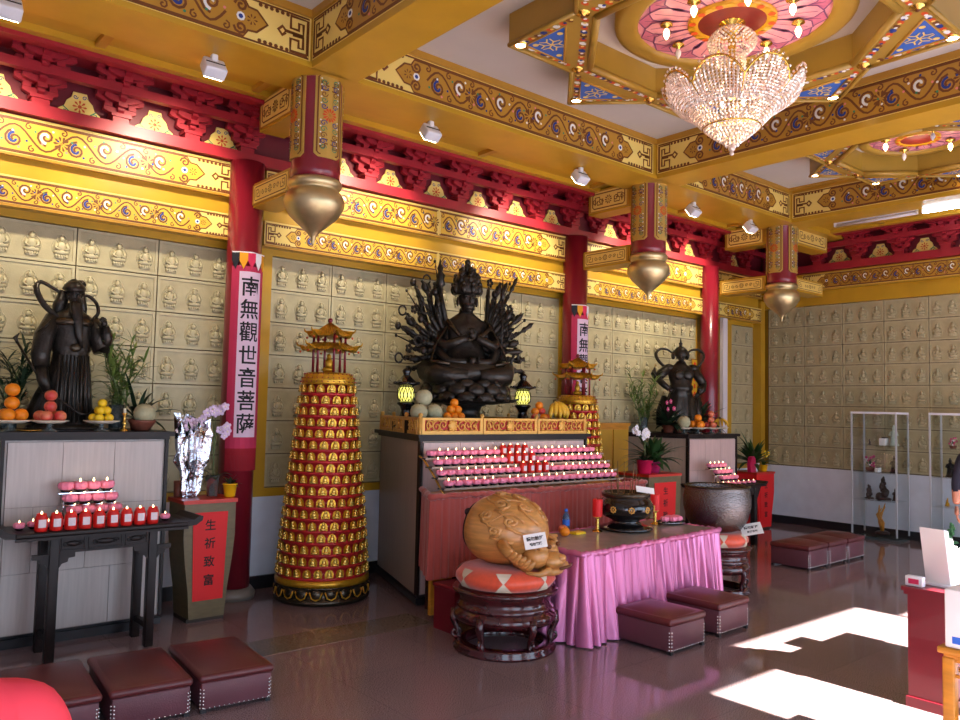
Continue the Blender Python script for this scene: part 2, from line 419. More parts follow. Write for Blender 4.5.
def tall_panel(mb, O, u, v, n, W, H):
    O, u, v, n = V(O), V(u), V(v), V(n); B = 'brown_line'; w = W * .05; c = W * .14
    poly = [(c, 0), (W - c, 0), (W, c), (W, H - c), (W - c, H), (c, H), (0, H - c), (0, c)]
    mb.prism(poly, 0, .014, 'pale_yellow', O, u, v, n)
    i = W * .1
    mb.strip([(c + i * .4, i), (W - c - i * .4, i), (W - i, c + i * .4), (W - i, H - c - i * .4), (W - c - i * .4, H - i), (c + i * .4, H - i), (i, H - c - i * .4), (i, c + i * .4)], w, B, O, u, v, n, .017, True)
    F = (O, u, v, n); O2 = O + n * .014; F2 = (O2, u, v, n)
    flower(mb, (W / 2, H / 2), W * .26, F2, 12, 'orange_paint')
    for s in (-1, 1):
        for k in range(5):
            cy = H / 2 + s * (W * .3 + k * (H * .36 / 5))
            for t in (-1, 1):
                mb.strip(spiral((W / 2 + t * W * .2, cy), W * .12, 1.2, 0, t * s, 9), w * .6, ('navy', 'green_paint', B)[k % 3], O2, u, v, n, .003)
                mb.disc((W / 2 + t * W * .3, cy + W * .1), W * .03, 'white_paint', O2, u, v, n, .004, 6)
        for t in (-1, 1):
            e = H / 2 + s * (H / 2 - W * .42)
            mb.strip([(W / 2 + t * W * p, e + s * W * q) for p, q in ((.05, -.2), (.3, -.2), (.3, .1), (.15, .1), (.15, -.05), (.05, -.05))], w, B, O2, u, v, n, .003)
# ------------------------------------------------------------------ camera
cam = bpy.data.cameras.new('camera'); camo = bpy.data.objects.new('camera', cam); COL.objects.link(camo)
cam.sensor_width = 36; cam.lens = 30.0; cam.clip_start = .05; cam.clip_end = 200
_yaw, _pitch, _roll = rad(49.817), rad(3.402), rad(1.226)
_f = V((cos(_yaw) * cos(_pitch), sin(_yaw) * cos(_pitch), sin(_pitch)))
_r0 = V((sin(_yaw), -cos(_yaw), 0)); _u0 = _r0.cross(_f)
_r = _r0 * cos(_roll) + _u0 * sin(_roll); _u = _u0 * cos(_roll) - _r0 * sin(_roll)
camo.matrix_world = Matrix(((_r.x, _u.x, -_f.x, 0), (_r.y, _u.y, -_f.y, 0), (_r.z, _u.z, -_f.z, 1.75), (0, 0, 0, 1)))
SC.camera = camo
SC.view_settings.view_transform = 'Standard'; SC.view_settings.look = 'None'; SC.view_settings.gamma = 1
SC.view_settings.use_curve_mapping = False

WY = 7.22; WX = 12.2; COLX = [3.04, 7.48, 10.46]; POSTX = [3.16, 7.585, 10.63]; PY = 5.92
UX, UZ, NY = V((1, 0, 0)), V((0, 0, 1)), V((0, -1, 0))
UY, NX = V((0, -1, 0)), V((-1, 0, 0))

# ------------------------------------------------------------------ shell
b = MB(); b.box(-1.75, 12.5, -.8, 7.5, -.12, 0, 'granite_floor'); struct('floor', b)
b = MB()

# strip of greyer granite across the floor
struct('trim_1', (lambda q: (q.box(-1.6, 4.0, 5.25, 5.62, .0, .002, 'granite_band'), q)[1])(MB()))
b = MB(); b.box(-1.75, 10.8, -.8, 5.8, 4.88, 5.0, 'ceiling_white'); b.box(10.3, 12.5, -.8, 7.5, 4.86, 5.0, 'gold_field')
b.box(-1.75, 12.5, 5.8, 7.5, 4.86, 5.0, 'red'); struct('ceiling', b)
b = MB(); b.box(-1.75, 12.5, 7.26, 7.5, 0, 4.9, 'yellow'); b.box(-1.7, 12.2, 7.2, 7.26, .12, .93, 'wainscot'); struct('wall_back', b)
b = MB(); b.box(12.24, 12.5, -.8, 7.5, 0, 4.9, 'yellow'); b.box(12.19, 12.24, -.7, 7.2, .12, .92, 'wainscot'); struct('wall_right', b)
b = MB(); b.box(-1.7, 12.2, 7.17, 7.26, 0, .12, 'black_base'); struct('baseboard_back', b)
b = MB(); b.box(12.16, 12.24, -.7, 7.2, 0, .12, 'black_base'); struct('baseboard_right', b)
b = MB(); b.box(-1.75, -1.6, -.8, 7.5, 0, 4.9, 'wainscot'); struct('wall_left', b)
# front wall with the doorways the daylight comes through (behind the camera)
OPEN = [(-1.1, .9, 2.7), (1.9, 3.6, 2.64), (4.43, 5.3, 2.69), (5.45, 7.46, 3.05), (7.5, 9.0, 2.78), (9.5, 11.5, 2.7)]
b = MB(); x = -1.75
for x0, x1, h in OPEN:
    b.box(x, x0, -.7, -.5, 0, 4.9, 'wainscot'); b.box(x0, x1, -.7, -.5, h, 4.9, 'wainscot'); x = x1
b.box(x, 12.5, -.7, -.5, 0, 4.9, 'wainscot'); struct('wall_front', b)

# ------------------------------------------------------------------ tiles with seated figures in relief
def relief():
    t = MB(); m = 'tile_relief'; h = .24
    t.lathe([(.048, 0), (.056, .014), (.05, .03)], m, (0, 0, 0), 10, sy=.4, caps=False)
    for k in range(5): t.sphere((-.044 + .022 * k, -.016, .022), (.013, .012, .018), m, 6, 4)
    t.sphere((0, -.012, .056), (.066, .028, .026), m, 10, 6)
    t.sphere((0, -.012, .108), (.04, .026, .05), m, 8, 6)
    for s in (-1, 1): t.tube([(s * .036, -.014, .135), (s * .054, -.024, .1), (s * .02, -.036, .076)], [.014, .013, .01], m, 6)
    t.sphere((0, -.016, .178), (.022, .022, .027), m, 8, 6); t.sphere((0, -.014, .206), (.012, .012, .012), m, 6, 4)
    ring = [(.042 * cos(2 * pi * k / 14), -.003, .178 + .042 * sin(2 * pi * k / 14)) for k in range(14)]
    t.tube(ring, .004, m, 4, closed=True)
    ring = [(.08 * cos(pi * (k / 12 * 1.5 - .25)), -.003, .1 + .085 * sin(pi * (k / 12 * 1.5 - .25))) for k in range(13)]
    t.tube(ring, .0035, m, 4)
    return t
REL = relief(); REL.v = [(x * .88, y * .7, z * .9) for x, y, z in REL.v]
def tiles(name, O, u, n, W, nc, rows, tw=None, figs=3, th=.318):
    O, u, n = V(O), V(u), V(n); b = MB(); tw = W / nc; zv = V((0, 0, 1))
    def bx(x0, x1, z0, z1, d0, d1, m):
        b.prism([(x0, z0), (x1, z0), (x1, z1), (x0, z1)], d0, d1, m, O, u, zv, n)
    bx(-.012, W + .012, -.012, rows * th + .012, -.02, 0, 'tile_joint')
    R = Matrix(((u.x, -n.x, 0, 0), (u.y, -n.y, 0, 0), (0, 0, 1, 0), (0, 0, 0, 1)))
    for i in range(nc):
        for j in range(rows):
            x0, x1, z0, z1 = i * tw + .005, (i + 1) * tw - .005, j * th + .005, (j + 1) * th - .005
            bx(x0, x1, z0, z1, -.005, .012, 'tile_stone')
            e = .022
            for q in ((x0, x1, z0, z0 + e), (x0, x1, z1 - e, z1), (x0, x0 + e, z0 + e, z1 - e), (x1 - e, x1, z0 + e, z1 - e)): bx(*q, .0121, .019, 'tile_relief')
            for k in range(figs):
                p = O + u * (x0 + (x1 - x0) * (k + .5) / figs) + n * .012 + zv * (z0 + .038)
                b.merge(REL, Matrix.Translation(p) @ R)
    return struct(name, b)
tiles('trim_2', (-.98, WY, .945), UX, NY, 3.98, 6, 7)
tiles('trim_3', (3.41, WY, .945), UX, NY, 3.99, 6, 7)
tiles('trim_4', (7.81, WY, .945), UX, NY, 2.59, 4, 7)
tiles('trim_5', (11.36, WY, .945), UX, NY, .65, 1, 7, figs=2)
tiles('trim_6', (WX, 7.02, .93), UY, NX, 6.2, 10, 8)
# yellow frames round the tile fields
b = MB()
for x0, x1 in ((-1.1, 3.0), (3.41, 7.40), (7.81, 10.40), (11.36, 12.01)):
    b.box(x0 - .12, x0, 7.19, 7.25, .86, 3.29, 'yellow'); b.box(x1, x1 + .1, 7.19, 7.25, .86, 3.29, 'yellow')
    b.box(x0, x1, 7.19, 7.25, 3.175, 3.29, 'yellow'); b.box(x0, x1, 7.19, 7.25, .86, .94, 'yellow')
b.box(12.0, 12.12, 7.05, 7.19, .6, 3.6, 'yellow')
struct('trim_7', b)
b = MB(); b.box(12.14, 12.22, .7, 7.1, 3.475, 3.72, 'yellow'); struct('trim_8', b)
# painted beams over the tiles
def wall_beam(name, x0, x1):
    b = MB()
    b.box(x0, x1, 7.1, 7.26, 3.24, 4.0, 'yellow')
    for z0, z1 in ((3.65, 3.94), (3.25, 3.46)):
        b.box(x0, x1, 7.045, 7.12, z0 - .012, z1 + .012, 'yellow')
        b.box(x0, x1, 7.035, 7.045, z0 - .02, z0, 'gold_field'); b.box(x0, x1, 7.035, 7.045, z1, z1 + .012, 'pale_yellow')
        n = 2 if x1 - x0 > 3.4 else 1; Lh = (x1 - x0) / n
        for k in range(n):
            frieze(b, (x0 + k * Lh, 7.044, z0), UX, UZ, NY, Lh, z1 - z0, (k == 0, k == n - 1), 'wall_field')
    return struct(name, b)
wall_beam('trim_9', -1.0, 2.96); wall_beam('trim_10', 3.25, 7.36); wall_beam('trim_11', 7.66, 10.38); wall_beam('trim_12', 10.68, 12.0)
b = MB(); b.box(12.04, 12.24, .5, 7.1, 3.70, 3.97, 'yellow')
for k in range(2): frieze(b, (12.039, 6.35 - k * 2.9, 3.715), UY, UZ, NX, 2.9, .235, (k == 0, k == 1))
struct('trim_13', b)
# red sill band and red backing behind the brackets
b = MB(); b.box(-1.6, 12.1, 6.97, 7.26, 3.962, 4.06, 'red'); b.box(-1.6, 12.2, 7.14, 7.26, 4.06, 4.86, 'red_back_shade')
b.box(-1.6, 12.1, 6.92, 6.99, 4.3, 4.37, 'red'); b.box(-1.6, 12.1, 6.66, 6.76, 4.43, 4.56, 'red'); b.box(-1.6, 12.1, 6.76, 7.14, 4.5, 4.56, 'red')
struct('trim_14', b)
b = MB(); b.box(11.97, 12.24, .5, 7.1, 3.98, 4.09, 'red'); b.box(12.14, 12.24, .5, 7.1, 4.09, 4.86, 'red_back_shade')
b.box(11.9, 11.98, .5, 6.9, 4.32, 4.39, 'red'); b.box(11.64, 11.76, .5, 6.64, 4.45, 4.58, 'red'); b.box(11.76, 12.14, .5, 6.66, 4.52, 4.58, 'red')
struct('trim_15', b)
# yellow soffit between ceiling beam and brackets
b = MB()
b.box(-1.6, 12.0, 6.18, 6.7, 4.52, 4.58, 'yellow')
for y0, y1 in ((6.18, 6.26), (6.58, 6.69)): b.box(-1.6, 11.7, y0, y1, 4.465, 4.525, 'yellow')
for x in (-.3, 1.0, 1.62, 2.9, 3.4, 4.8, 5.5, 7.3, 7.8, 9.1, 10.3): b.box(x - .035, x + .035, 6.26, 6.58, 4.48, 4.525, 'gold_field')
struct('trim_16', b)
b = MB(); b.box(10.8, 11.7, .5, 5.66, 4.5, 4.56, 'yellow')
for x0, x1 in ((10.8, 10.9), (11.55, 11.68)): b.box(x0, x1, .5, 5.66, 4.455, 4.505, 'yellow')
for y in (1.5, 3.2, 4.9): b.box(10.9, 11.55, y - .035, y + .035, 4.47, 4.505, 'gold_field')
struct('trim_17', b)
# ceiling beams
b = MB(); b.box(-1.6, 12.0, 5.66, 6.18, 4.42, 4.88, 'yellow'); b.box(-1.6, 10.8, 5.63, 5.66, 4.82, 4.88, 'gold_field'); b.box(-1.6, 10.4, 5.645, 5.66, 4.42, 4.465, 'yellow')
for x0, x1 in ((-.75, 2.94), (3.39, 7.32), (7.76, 10.38)): frieze(b, (x0, 5.659, 4.47), UX, UZ, NY, x1 - x0, .35)
struct('trim_18', b)
for i, x in enumerate(POSTX):
    b = MB(); b.box(x - .21, x + .21, -.5, 5.66, 4.42, 4.88, 'yellow'); b.box(x - .235, x - .21, -.5, 5.63, 4.82, 4.88, 'gold_field')
    frieze(b, (x - .211, 5.64, 4.475), UY, UZ, NX, 4.1, .345); struct('trim_%d' % (19 + i), b)
b = MB(); b.cbox((11.03, 7.12, 2.0), (.12, .06, 2.6), 'pipe_white'); struct('trim_22', b)

# ------------------------------------------------------------------ red columns
CL = ['red lacquered column hung with the long pink calligraphy banner', 'red lacquered column behind the far gold pagoda tower', 'red lacquered column beside the right-hand bronze guardian statue']
for x, l in zip(COLX, CL):
    t = thing('column', l, 'column', (x, 7.0, 0), group='red columns along the tiled wall')
    c = MB(); c.lathe([(.155, .1), (.155, 3.96)], 'red_column', n=28); c.build('shaft', t); t.scale = (.86, .86, 1) if x > 10 else (1, 1, 1)
    c = MB(); c.lathe([(.2, 0), (.21, .05), (.17, .1)], 'granite_grey', n=24); c.build('base', t)
# ------------------------------------------------------------------ hanging posts with brass onion finials
PL = ['hanging red post with gold painted panels and brass onion finial, nearest the banner column',
      'hanging red post with brass onion finial between the chandelier and the far pagoda tower',
      'hanging red post with brass onion finial nearest the right-hand tiled wall']
def bent_panel(r, W, H):
    t = MB(); tall_panel(t, (-W / 2, 0, 0), UX, UZ, NY, W, H)
    q = MB(); S = 7
    # ground in slices so that it bends round the post
    for k in range(S):
        xa, xb = -W / 2 + W * k / S, -W / 2 + W * (k + 1) / S
        ca = .03 if k == 0 else 0; cb = .03 if k == S - 1 else 0
        q.prism([(xa, ca), (xb, cb), (xb, H - cb), (xa, H - ca)], 0, .013, 'post_gold', (0, 0, 0), UX, UZ, NY)
    n0 = 12  # drop the flat ground prism of tall_panel (12 verts... 8+8)
    o = MB(); o.mats = t.mats[:]
    keep = [i for i, f in enumerate(t.f) if min(f) >= 16]
    o.v = t.v; o.f = [t.f[i] for i in keep]; o.m = [t.m[i] for i in keep]; o.s = [False] * len(keep)
    q.merge(o)
    q.v = [((r - y) * sin(x / r), -(r - y) * cos(x / r), z) for x, y, z in q.v]
    used = sorted({i for f in q.f for i in f}); mp = {a: k for k, a in enumerate(used)}
    q.v = [q.v[a] for a in used]; q.f = [tuple(mp[i] for i in f) for f in q.f]
    return q
for x, l in zip(POSTX, PL):
    t = thing('hanging_post', l, 'hanging post', (x, PY, 3.07), group='hanging posts under the ceiling beam')
    c = MB(); c.lathe([(.2, .53), (.205, .6), (.2, .66), (.2, 1.38), (.21, 1.4), (.2, 1.42)], 'red_column', n=32); c.build('shaft', t)
    c = MB(); c.lathe([(.004, 0), (.012, .03), (.022, .07), (.06, .12), (.13, .18), (.2, .245), (.243, .32), (.25, .37), (.235, .42), (.205, .45), (.19, .465), (.205, .475), (.222, .5), (.222, .53), (.2, .55)], 'gold_ball', n=36); c.build('finial', t).location.z = -.015
    me = None
    for k in range(4):
        if me is None: o = bent_panel(.2, .235, .7).build('painted_panel', t); me = o.data
        else: o = bpy.data.objects.new('painted_panel', me); COL.objects.link(o); o.parent = t
        o.location = (0, 0, .68); o.rotation_euler = (0, 0, k * pi / 2)
# tie beams from the columns to the posts
def tie(label, x0, x1, y0, y1, z0, z1, side):
    b = MB(); b.box(x0, x1, y0, y1, z0, z1, 'yellow')
    if side == 'x': b.box(x0 - .012, x0, y0 + .02, y1 - .02, z0 + .02, z1 - .02, 'gold_field'); small_panel(b, (x0 - .012, y1 - .05, z0 + .03), UY, UZ, NX, y1 - y0 - .1, z1 - z0 - .06)
    else: b.box(x0 + .02, x1 - .02, y0 - .012, y0, z0 + .02, z1 - .02, 'gold_field'); small_panel(b, (x0 + .05, y0 - .012, z0 + .03), UX, UZ, NY, x1 - x0 - .1, z1 - z0 - .06)
    tag(b.build('tie_beam'), label, 'beam', 'painted tie beams beside the hanging posts')
names = ['the post nearest the banner column', 'the post by the chandelier', 'the post nearest the right wall']
for x, l in zip(POSTX, names):
    tie('upper painted yellow tie beam joining the tiled wall to ' + l, x - .12, x + .12, 6.1, 6.77, 4.2, 4.5, 'x')
    tie('lower painted yellow tie beam joining the tiled wall to ' + l, x - .12, x + .12, 6.1, 6.86, 3.52, 3.74, 'x')
tie('upper painted yellow tie beam running from the last post towards the right wall', 10.78, 11.74, 5.8, 6.04, 4.2, 4.5, 'y')
tie('lower painted yellow tie beam running from the last post towards the right wall', 10.78, 11.6, 5.8, 6.04, 3.52, 3.72, 'y')

# ------------------------------------------------------------------ bracket clusters and flower plaques
def bracket():
    t = MB(); m = 'red'
    def arm(L, y, z, h=.055, d=.05):
        p = [(-L / 2, h), (-L / 2, h * .55), (-L / 2 + .04, .012), (-L / 2 + .09, 0), (L / 2 - .09, 0), (L / 2 - .04, .012), (L / 2, h * .55), (L / 2, h)]
        t.prism(p, -d / 2, d / 2, m, (0, y, z), (1, 0, 0), (0, 0, 1), (0, -1, 0))
        for s in (-1, 0, 1): t.cbox((s * (L / 2 - .035), y, z + h + .018), (.062, .06, .034), m)
    t.cbox((0, -.02, .03), (.13, .13, .06), m); t.cbox((0, -.02, .075), (.16, .16, .03), m)
    arm(.26, -.02, .09); arm(.38, -.02, .18)
    for k, (y, z, L) in enumerate(((-.08, .18, .28), (-.08, .27, .40), (-.14, .27, .3), (-.14, .355, .46), (-.2, .355, .3), (-.02, .27, .42))): arm(L, y, z)
    for k in range(4):
        yo = -.09 - .06 * k; z = .09 + .09 * k
        t.prism([(0, .055), (0, 0), (-yo - .03, 0), (-yo + .02, .03), (-yo + .02, .055)], -.025, .025, m, (0, .03, z), (0, -1, 0), (0, 0, 1), (1, 0, 0))
        t.cbox((0, yo, z + .07), (.07, .07, .035), m)
    t.cbox((0, -.06, .45), (.1, .32, .05), m)
    return t
BR = bracket().mesh('bracket_cluster')
def plaque():
    t = MB()
    p = [(-.16, 0), (.16, 0), (.135, .05), (.1, .075), (.085, .12), (.055, .15), (.045, .19), (-.045, .19), (-.055, .15), (-.085, .12), (-.1, .075), (-.135, .05)]
    t.prism(p, 0, .02, 'pale_yellow', (0, 0, 0), UX, UZ, NY)
    F = (V((0, -.02, 0)), UX, UZ, NY)
    flower(t, (0, .085), .05, F, 8, 'orange_paint'); t.disc((0, .085), .014, 'orange_paint', *F, .006)
    for s in (-1, 1):
        t.strip(spiral((s * .095, .03), .028, 1.2, 0, s, 9), .008, 'green_paint', *F); t.strip(spiral((s * .03, .155), .018, 1.2, 0, s, 8), .006, 'navy', *F)
        t.strip([(s * .06, .03), (s * .11, .07)], .008, 'green_paint', *F)
    return t
PQ = plaque(); PQ.v = [(x * 1.15, y, z * 1.12) for x, y, z in PQ.v]; PQ = PQ.mesh('flower_plaque')
# carved cloud backing between clusters belongs to the plaque's red board
def put(me, name, loc, rz, label, cat, group):
    o = bpy.data.objects.new(name, me); COL.objects.link(o); o.location = loc; o.rotation_euler = (0, 0, rz)
    return tag(o, label, cat, group)
BAYS = [('the left-hand bay', [.105 + .605 * k for k in range(5)], [.41 + .605 * k for k in range(5)]),
        ('the wide middle bay', [3.77 + .614 * k for k in range(6)], [4.08 + .614 * k for k in range(6)]),
        ('the third bay', [7.98 + .6 * k for k in range(4)], [8.28 + .6 * k for k in range(4)]),
        ('the short corner bay', [11.0, 11.55], [11.28])]
for nm, bs, ps in BAYS:
    for k, x in enumerate(bs):
        put(BR, 'bracket_cluster', (x, 7.1, 4.06), 0, 'carved red bracket cluster, %s from the left in %s' % (ORD[k], nm), 'bracket', 'red bracket clusters under the soffit')
    for k, x in enumerate(ps):
        put(PQ, 'flower_plaque', (x, 7.135, 4.062), 0, 'cream painted flower plaque, %s from the left in %s' % (ORD[k], nm), 'plaque', 'cream flower plaques between the brackets')
for x, l in zip(COLX, ('the banner column', 'the column behind the far pagoda tower', 'the column by the right-hand statue')):
    put(BR, 'bracket_cluster', (x, 7.1, 4.06), 0, 'carved red bracket cluster directly on top of ' + l, 'bracket', 'red bracket clusters under the soffit')
for k in range(7):
    put(BR, 'bracket_cluster', (12.08, 6.09 - .615 * k, 4.09), -pi / 2, 'carved red bracket cluster on the right-hand wall, %s from the corner' % ORD[k], 'bracket', 'red bracket clusters under the soffit')
    put(PQ, 'flower_plaque', (12.135, 5.79 - .615 * k, 4.092), -pi / 2, 'cream painted flower plaque on the right-hand wall, %s from the corner' % ORD[k], 'plaque', 'cream flower plaques between the brackets')

# ------------------------------------------------------------------ spotlights and their light
SL = [(.89, 'white spotlight on the soffit at the far left end'), (2.28, 'white spotlight on the soffit left of the nearest hanging post'),
      (4.36, 'white spotlight on the soffit over the middle bay, right of the nearest hanging post'), (6.42, 'white spotlight just left of the post by the chandelier'),
      (8.53, 'white spotlight between the second and third hanging posts'), (9.86, 'white spotlight just left of the last hanging post')]
SPOTS = []
for x, l in SL:
    t = thing('spotlight', l, 'spotlight', (x, 5.95, 4.42), group='white spotlights aimed at the wall')
    c = MB(); c.rbox((0, 0, -.03), (.05, .05, .06), .01, 'fixture_white'); c.build('mount', t)
    M = Matrix.Rotation(rad(-38), 4, 'X')
    c = MB(); c.rbox((0, .0, -.11), (.17, .1, .14), .015, 'fixture_white', M=M); c.cbox(V((0, 0, -.11)) + M @ V((0, -.052, .0)), (.15, .004, .01), 'dark_gap', M=M); hs = c.build('housing', t)
    c = MB(); c.cbox(V((0, 0, -.11)) + M @ V((0, .053, 0)), (.14, .006, .11), 'downlight', M=M); c.build('lamp', hs)
    SPOTS.append(x)
    L = bpy.data.lights.new('spot_beam', 'SPOT'); L.energy = 125; L.color = (1, .9, .7); L.spot_size = rad(88); L.spot_blend = .6; L.shadow_soft_size = .06
    o = bpy.data.objects.new('spot_beam', L); COL.objects.link(o); o.location = (x, 6.12, 4.2)
    o.rotation_euler = (V((x, 7.2, 3.5)) - V(o.location)).to_track_quat('-Z', 'Y').to_euler()
# fluorescent tubes
for y0, y1, on, l in ((3.0, 4.15, 1, 'lit fluorescent tube under the last ceiling beam at right'), (4.2, 5.3, 0, 'unlit fluorescent tube between the lit tube and the last hanging post')):
    t = thing('tube_lamp', l, 'tube light', (10.95, y0, 4.4), group='fluorescent tubes under the last beam')
    c = MB(); c.box(-.03, .03, 0, y1 - y0, .03, .055, 'fixture_white'); c.build('batten', t)
    c = MB(); c.tube([(0, .02, 0), (0, y1 - y0 - .02, 0)], .02, 'tube_on' if on else 'pipe_white', 12); c.build('tube', t)
    for yy in (.01, y1 - y0 - .01): c = MB(); c.cbox((0, yy, .012), (.05, .02, .05), 'fixture_white'); c.build('end_socket', t)

# ------------------------------------------------------------------ star coffers
def coffer(label, cx, cy, R, z0=4.63, z1=4.88):
    t = thing('star_coffer', label, 'ceiling coffer', (cx, cy, z0), group='gold star coffers on the ceiling')
    Rn = R * .7654; k16 = []
    for k in range(8):
        k16.append((R * cos(k * pi / 4), R * sin(k * pi / 4))); k16.append((Rn * cos((k + .5) * pi / 4), Rn * sin((k + .5) * pi / 4)))
    Ri = Rn - .17 * R / 1.73
    oc = [(Ri * cos((k + .5) * pi / 4), Ri * sin((k + .5) * pi / 4)) for k in range(8)]
    f = MB(); H = z1 - z0
    for k in range(8):
        tip = k16[2 * k]; n1 = k16[(2 * k - 1) % 16]; n2 = k16[2 * k + 1]; o1 = oc[(k - 1) % 8]; o2 = oc[k]
        D = lambda p, z: (p[0], p[1], z)
        f.add([D(tip, 0), D(n2, 0), D(n1, 0)], [(0, 1, 2)], 'coffer_gold'); f.add([D(n1, 0), D(n2, 0), D(o2, 0), D(o1, 0)], [(0, 1, 2, 3)], 'coffer_gold')
        for p, q in ((tip, n2), (n1, tip)): f.add([D(p, 0), D(q, 0), D(q, H), D(p, H)], [(0, 1, 2, 3)], 'coffer_gold')
        f.add([D(o1, 0), D(o2, 0), D(o2, H), D(o1, H)], [(0, 1, 2, 3)], 'coffer_gold')
        # mouldings: outer rim, inner rim, triangle surround
        for p, q, w in ((tip, n2, .018), (n1, tip, .018), (o1, o2, .03)):
            f.tube([D(p, -.005), D(q, -.005)], w, 'coffer_gold', 8)
        c = ((tip[0] + n1[0] + n2[0]) / 3, (tip[1] + n1[1] + n2[1]) / 3)
        tri = [(c[0] + (p[0] - c[0]) * .62, c[1] + (p[1] - c[1]) * .62) for p in (tip, n2, n1)]
        f.tube([D(p, -.004) for p in tri], .014, 'gold_field', 6, closed=True)
        # painted sprays along the straps
        O = V((0, 0, 0)); F = (O, UX, V((0, 1, 0)), V((0, 0, -1)))
        for p, q, off in ((tip, n2, .12), (n1, tip, .12), (n1, n2, .02)):
            P, Q = V(p), V(q); inn = (V(c) - (P + Q) / 2).normalized()
            if off == .02: inn = -(P + Q).normalized(); off2 = .075 * R / 1.73
            else: off2 = .07 * R / 1.73
            d = (Q - P).normalized(); Ln = (Q - P).length; nseg = max(4, int(Ln / .075))
            for i in range(nseg):
                g = .12 + .76 * i / (nseg - 1); pt = P + d * Ln * g + inn * off2; s = .026 * R / 1.73 + .004
                mm = ['orange_paint', 'white_paint', 'orange_paint', 'brown_line', 'navy'][i % 5]
                f.disc((pt.x, pt.y), s * 1.25, mm, *F, .003, 6, s * .8)
                f.disc((pt.x + d.x * .02, pt.y + d.y * .02), s * .5, ['white_paint', 'navy', 'pale_yellow'][i % 3], *F, .005, 6)
    f.build('frame', t)
    for k in range(8):
        tip = k16[2 * k]; n1 = k16[(2 * k - 1) % 16]; n2 = k16[2 * k + 1]
        c = ((tip[0] + n1[0] + n2[0]) / 3, (tip[1] + n1[1] + n2[1]) / 3)
        tri = [(c[0] + (p[0] - c[0]) * .6, c[1] + (p[1] - c[1]) * .6) for p in (tip, n2, n1)]
        p_ = MB(); p_.prism(tri, 0, .006, 'blue_panel', (0, 0, 0), (1, 0, 0), (0, 1, 0), (0, 0, -1))
        F = (V((0, 0, -.006)), UX, V((0, 1, 0)), V((0, 0, -1))); s = R / 1.73
        for j in range(6):
            a = j * pi / 3; p_.strip([c, (c[0] + .07 * s * cos(a), c[1] + .07 * s * sin(a))], .012 * s, 'pale_yellow', *F)
            for e in (-.42, .42): p_.strip([(c[0] + .055 * s * cos(a), c[1] + .055 * s * sin(a)), (c[0] + .105 * s * cos(a + e), c[1] + .105 * s * sin(a + e))], .012 * s, 'pale_yellow', *F)
        for q in tri: p_.disc((c[0] + (q[0] - c[0]) * .62, c[1] + (q[1] - c[1]) * .62), .025 * s, 'pale_yellow', *F)
        p_.build('blue_panel', t)
        d = MB(); q = V(n2) * .955; d.lathe([(.055, 0), (.05, -.012), (.02, -.02), (.018, -.03), (.0, -.03)], 'brass', (q.x, q.y, 0), 14, caps=False); d.sphere((q.x, q.y, -.028), (.02, .02, .012), 'brown_line', 8, 6); d.build('medallion', t)
        d = MB(); q = V(tip) * .945; d.lathe([(.06, 0), (.056, -.014), (.045, -.016)], 'brass', (q.x, q.y, 0), 16, caps=False); d.lathe([(.046, -.008), (.03, -.014), (.0, -.016)], 'downlight', (q.x, q.y, 0), 14, caps=False); d.build('downlight', t)
    return t
coffer('large gold star coffer with blue triangles framing the crystal chandelier', 5.35, 3.39, 1.73)
coffer('smaller gold star coffer beyond the beam, without a chandelier', 9.15, 3.48, 1.25)
def rosette(label, cx, cy, R, z=4.8):
    t = thing('ceiling_rosette', label, 'rosette', (cx, cy, z), group='pink lotus rosettes on the ceiling')
    c = MB(); c.lathe([(R * .80, .02), (R * .8, -.02), (R * .84, -.035), (R * .95, -.035), (R, -.01), (R, .08)], 'coffer_gold', n=48, caps=False); c.build('ring', t)
    F = (V((0, 0, -.002)), UX, V((0, 1, 0)), V((0, 0, -1)))
    c = MB(); c.lathe([(R * .82, .08), (R * .82, 0)], 'rosette_rose', n=40)
    for lay, (r0, r1, n, w, m) in enumerate(((.3, .8, 16, .17, 'rosette_pink'), (.3, .74, 16, .13, 'rosette_rose'))):
        for k in range(n):
            a = 2 * pi * (k + .5 * lay) / n
            q = [(r0, -w * .4), (r0 + (r1 - r0) * .55, -w), (r0 + (r1 - r0) * .85, -w * .75), (r1, 0), (r0 + (r1 - r0) * .85, w * .75), (r0 + (r1 - r0) * .55, w), (r0, w * .4)]
            pts = [(R * (x * cos(a) - y * sin(a)), R * (x * sin(a) + y * cos(a))) for x, y in q]
            c.poly(pts, m, *F, .002 + .003 * lay); c.strip(pts, .013 * R, 'rosette_line', *F, .0035 + .003 * lay)
            c.strip([(R * r0 * cos(a), R * r0 * sin(a)), (R * r1 * .93 * cos(a), R * r1 * .93 * sin(a))], .008 * R, 'rosette_line', *F, .0035 + .003 * lay)
    c.build('lotus_petals', t)
    c = MB(); c.lathe([(R * .37, 0), (R * .37, -.03), (R * .3, -.035), (R * .28, -.022), (0, -.02)], 'rosette_mosaic', n=32, caps=False)
    for k in range(24):
        a = 2 * pi * k / 24; rr = R * .335
        c.disc((rr * cos(a), rr * sin(a)), R * .035, 'orange_paint' if k % 2 else 'rosette_mosaic', *F, .036, 6)
    c.build('mosaic_rim', t)
    c = MB(); c.lathe([(R * .3, -.024), (R * .15, -.034), (0, -.036)], 'rosette_red', n=28, caps=False); c.build('centre_disc', t)
    return t
rosette('large pink lotus rosette from which the chandelier hangs', 5.35, 3.39, .9)
rosette('small pink lotus rosette inside the farther star coffer', 9.15, 3.5, .6)
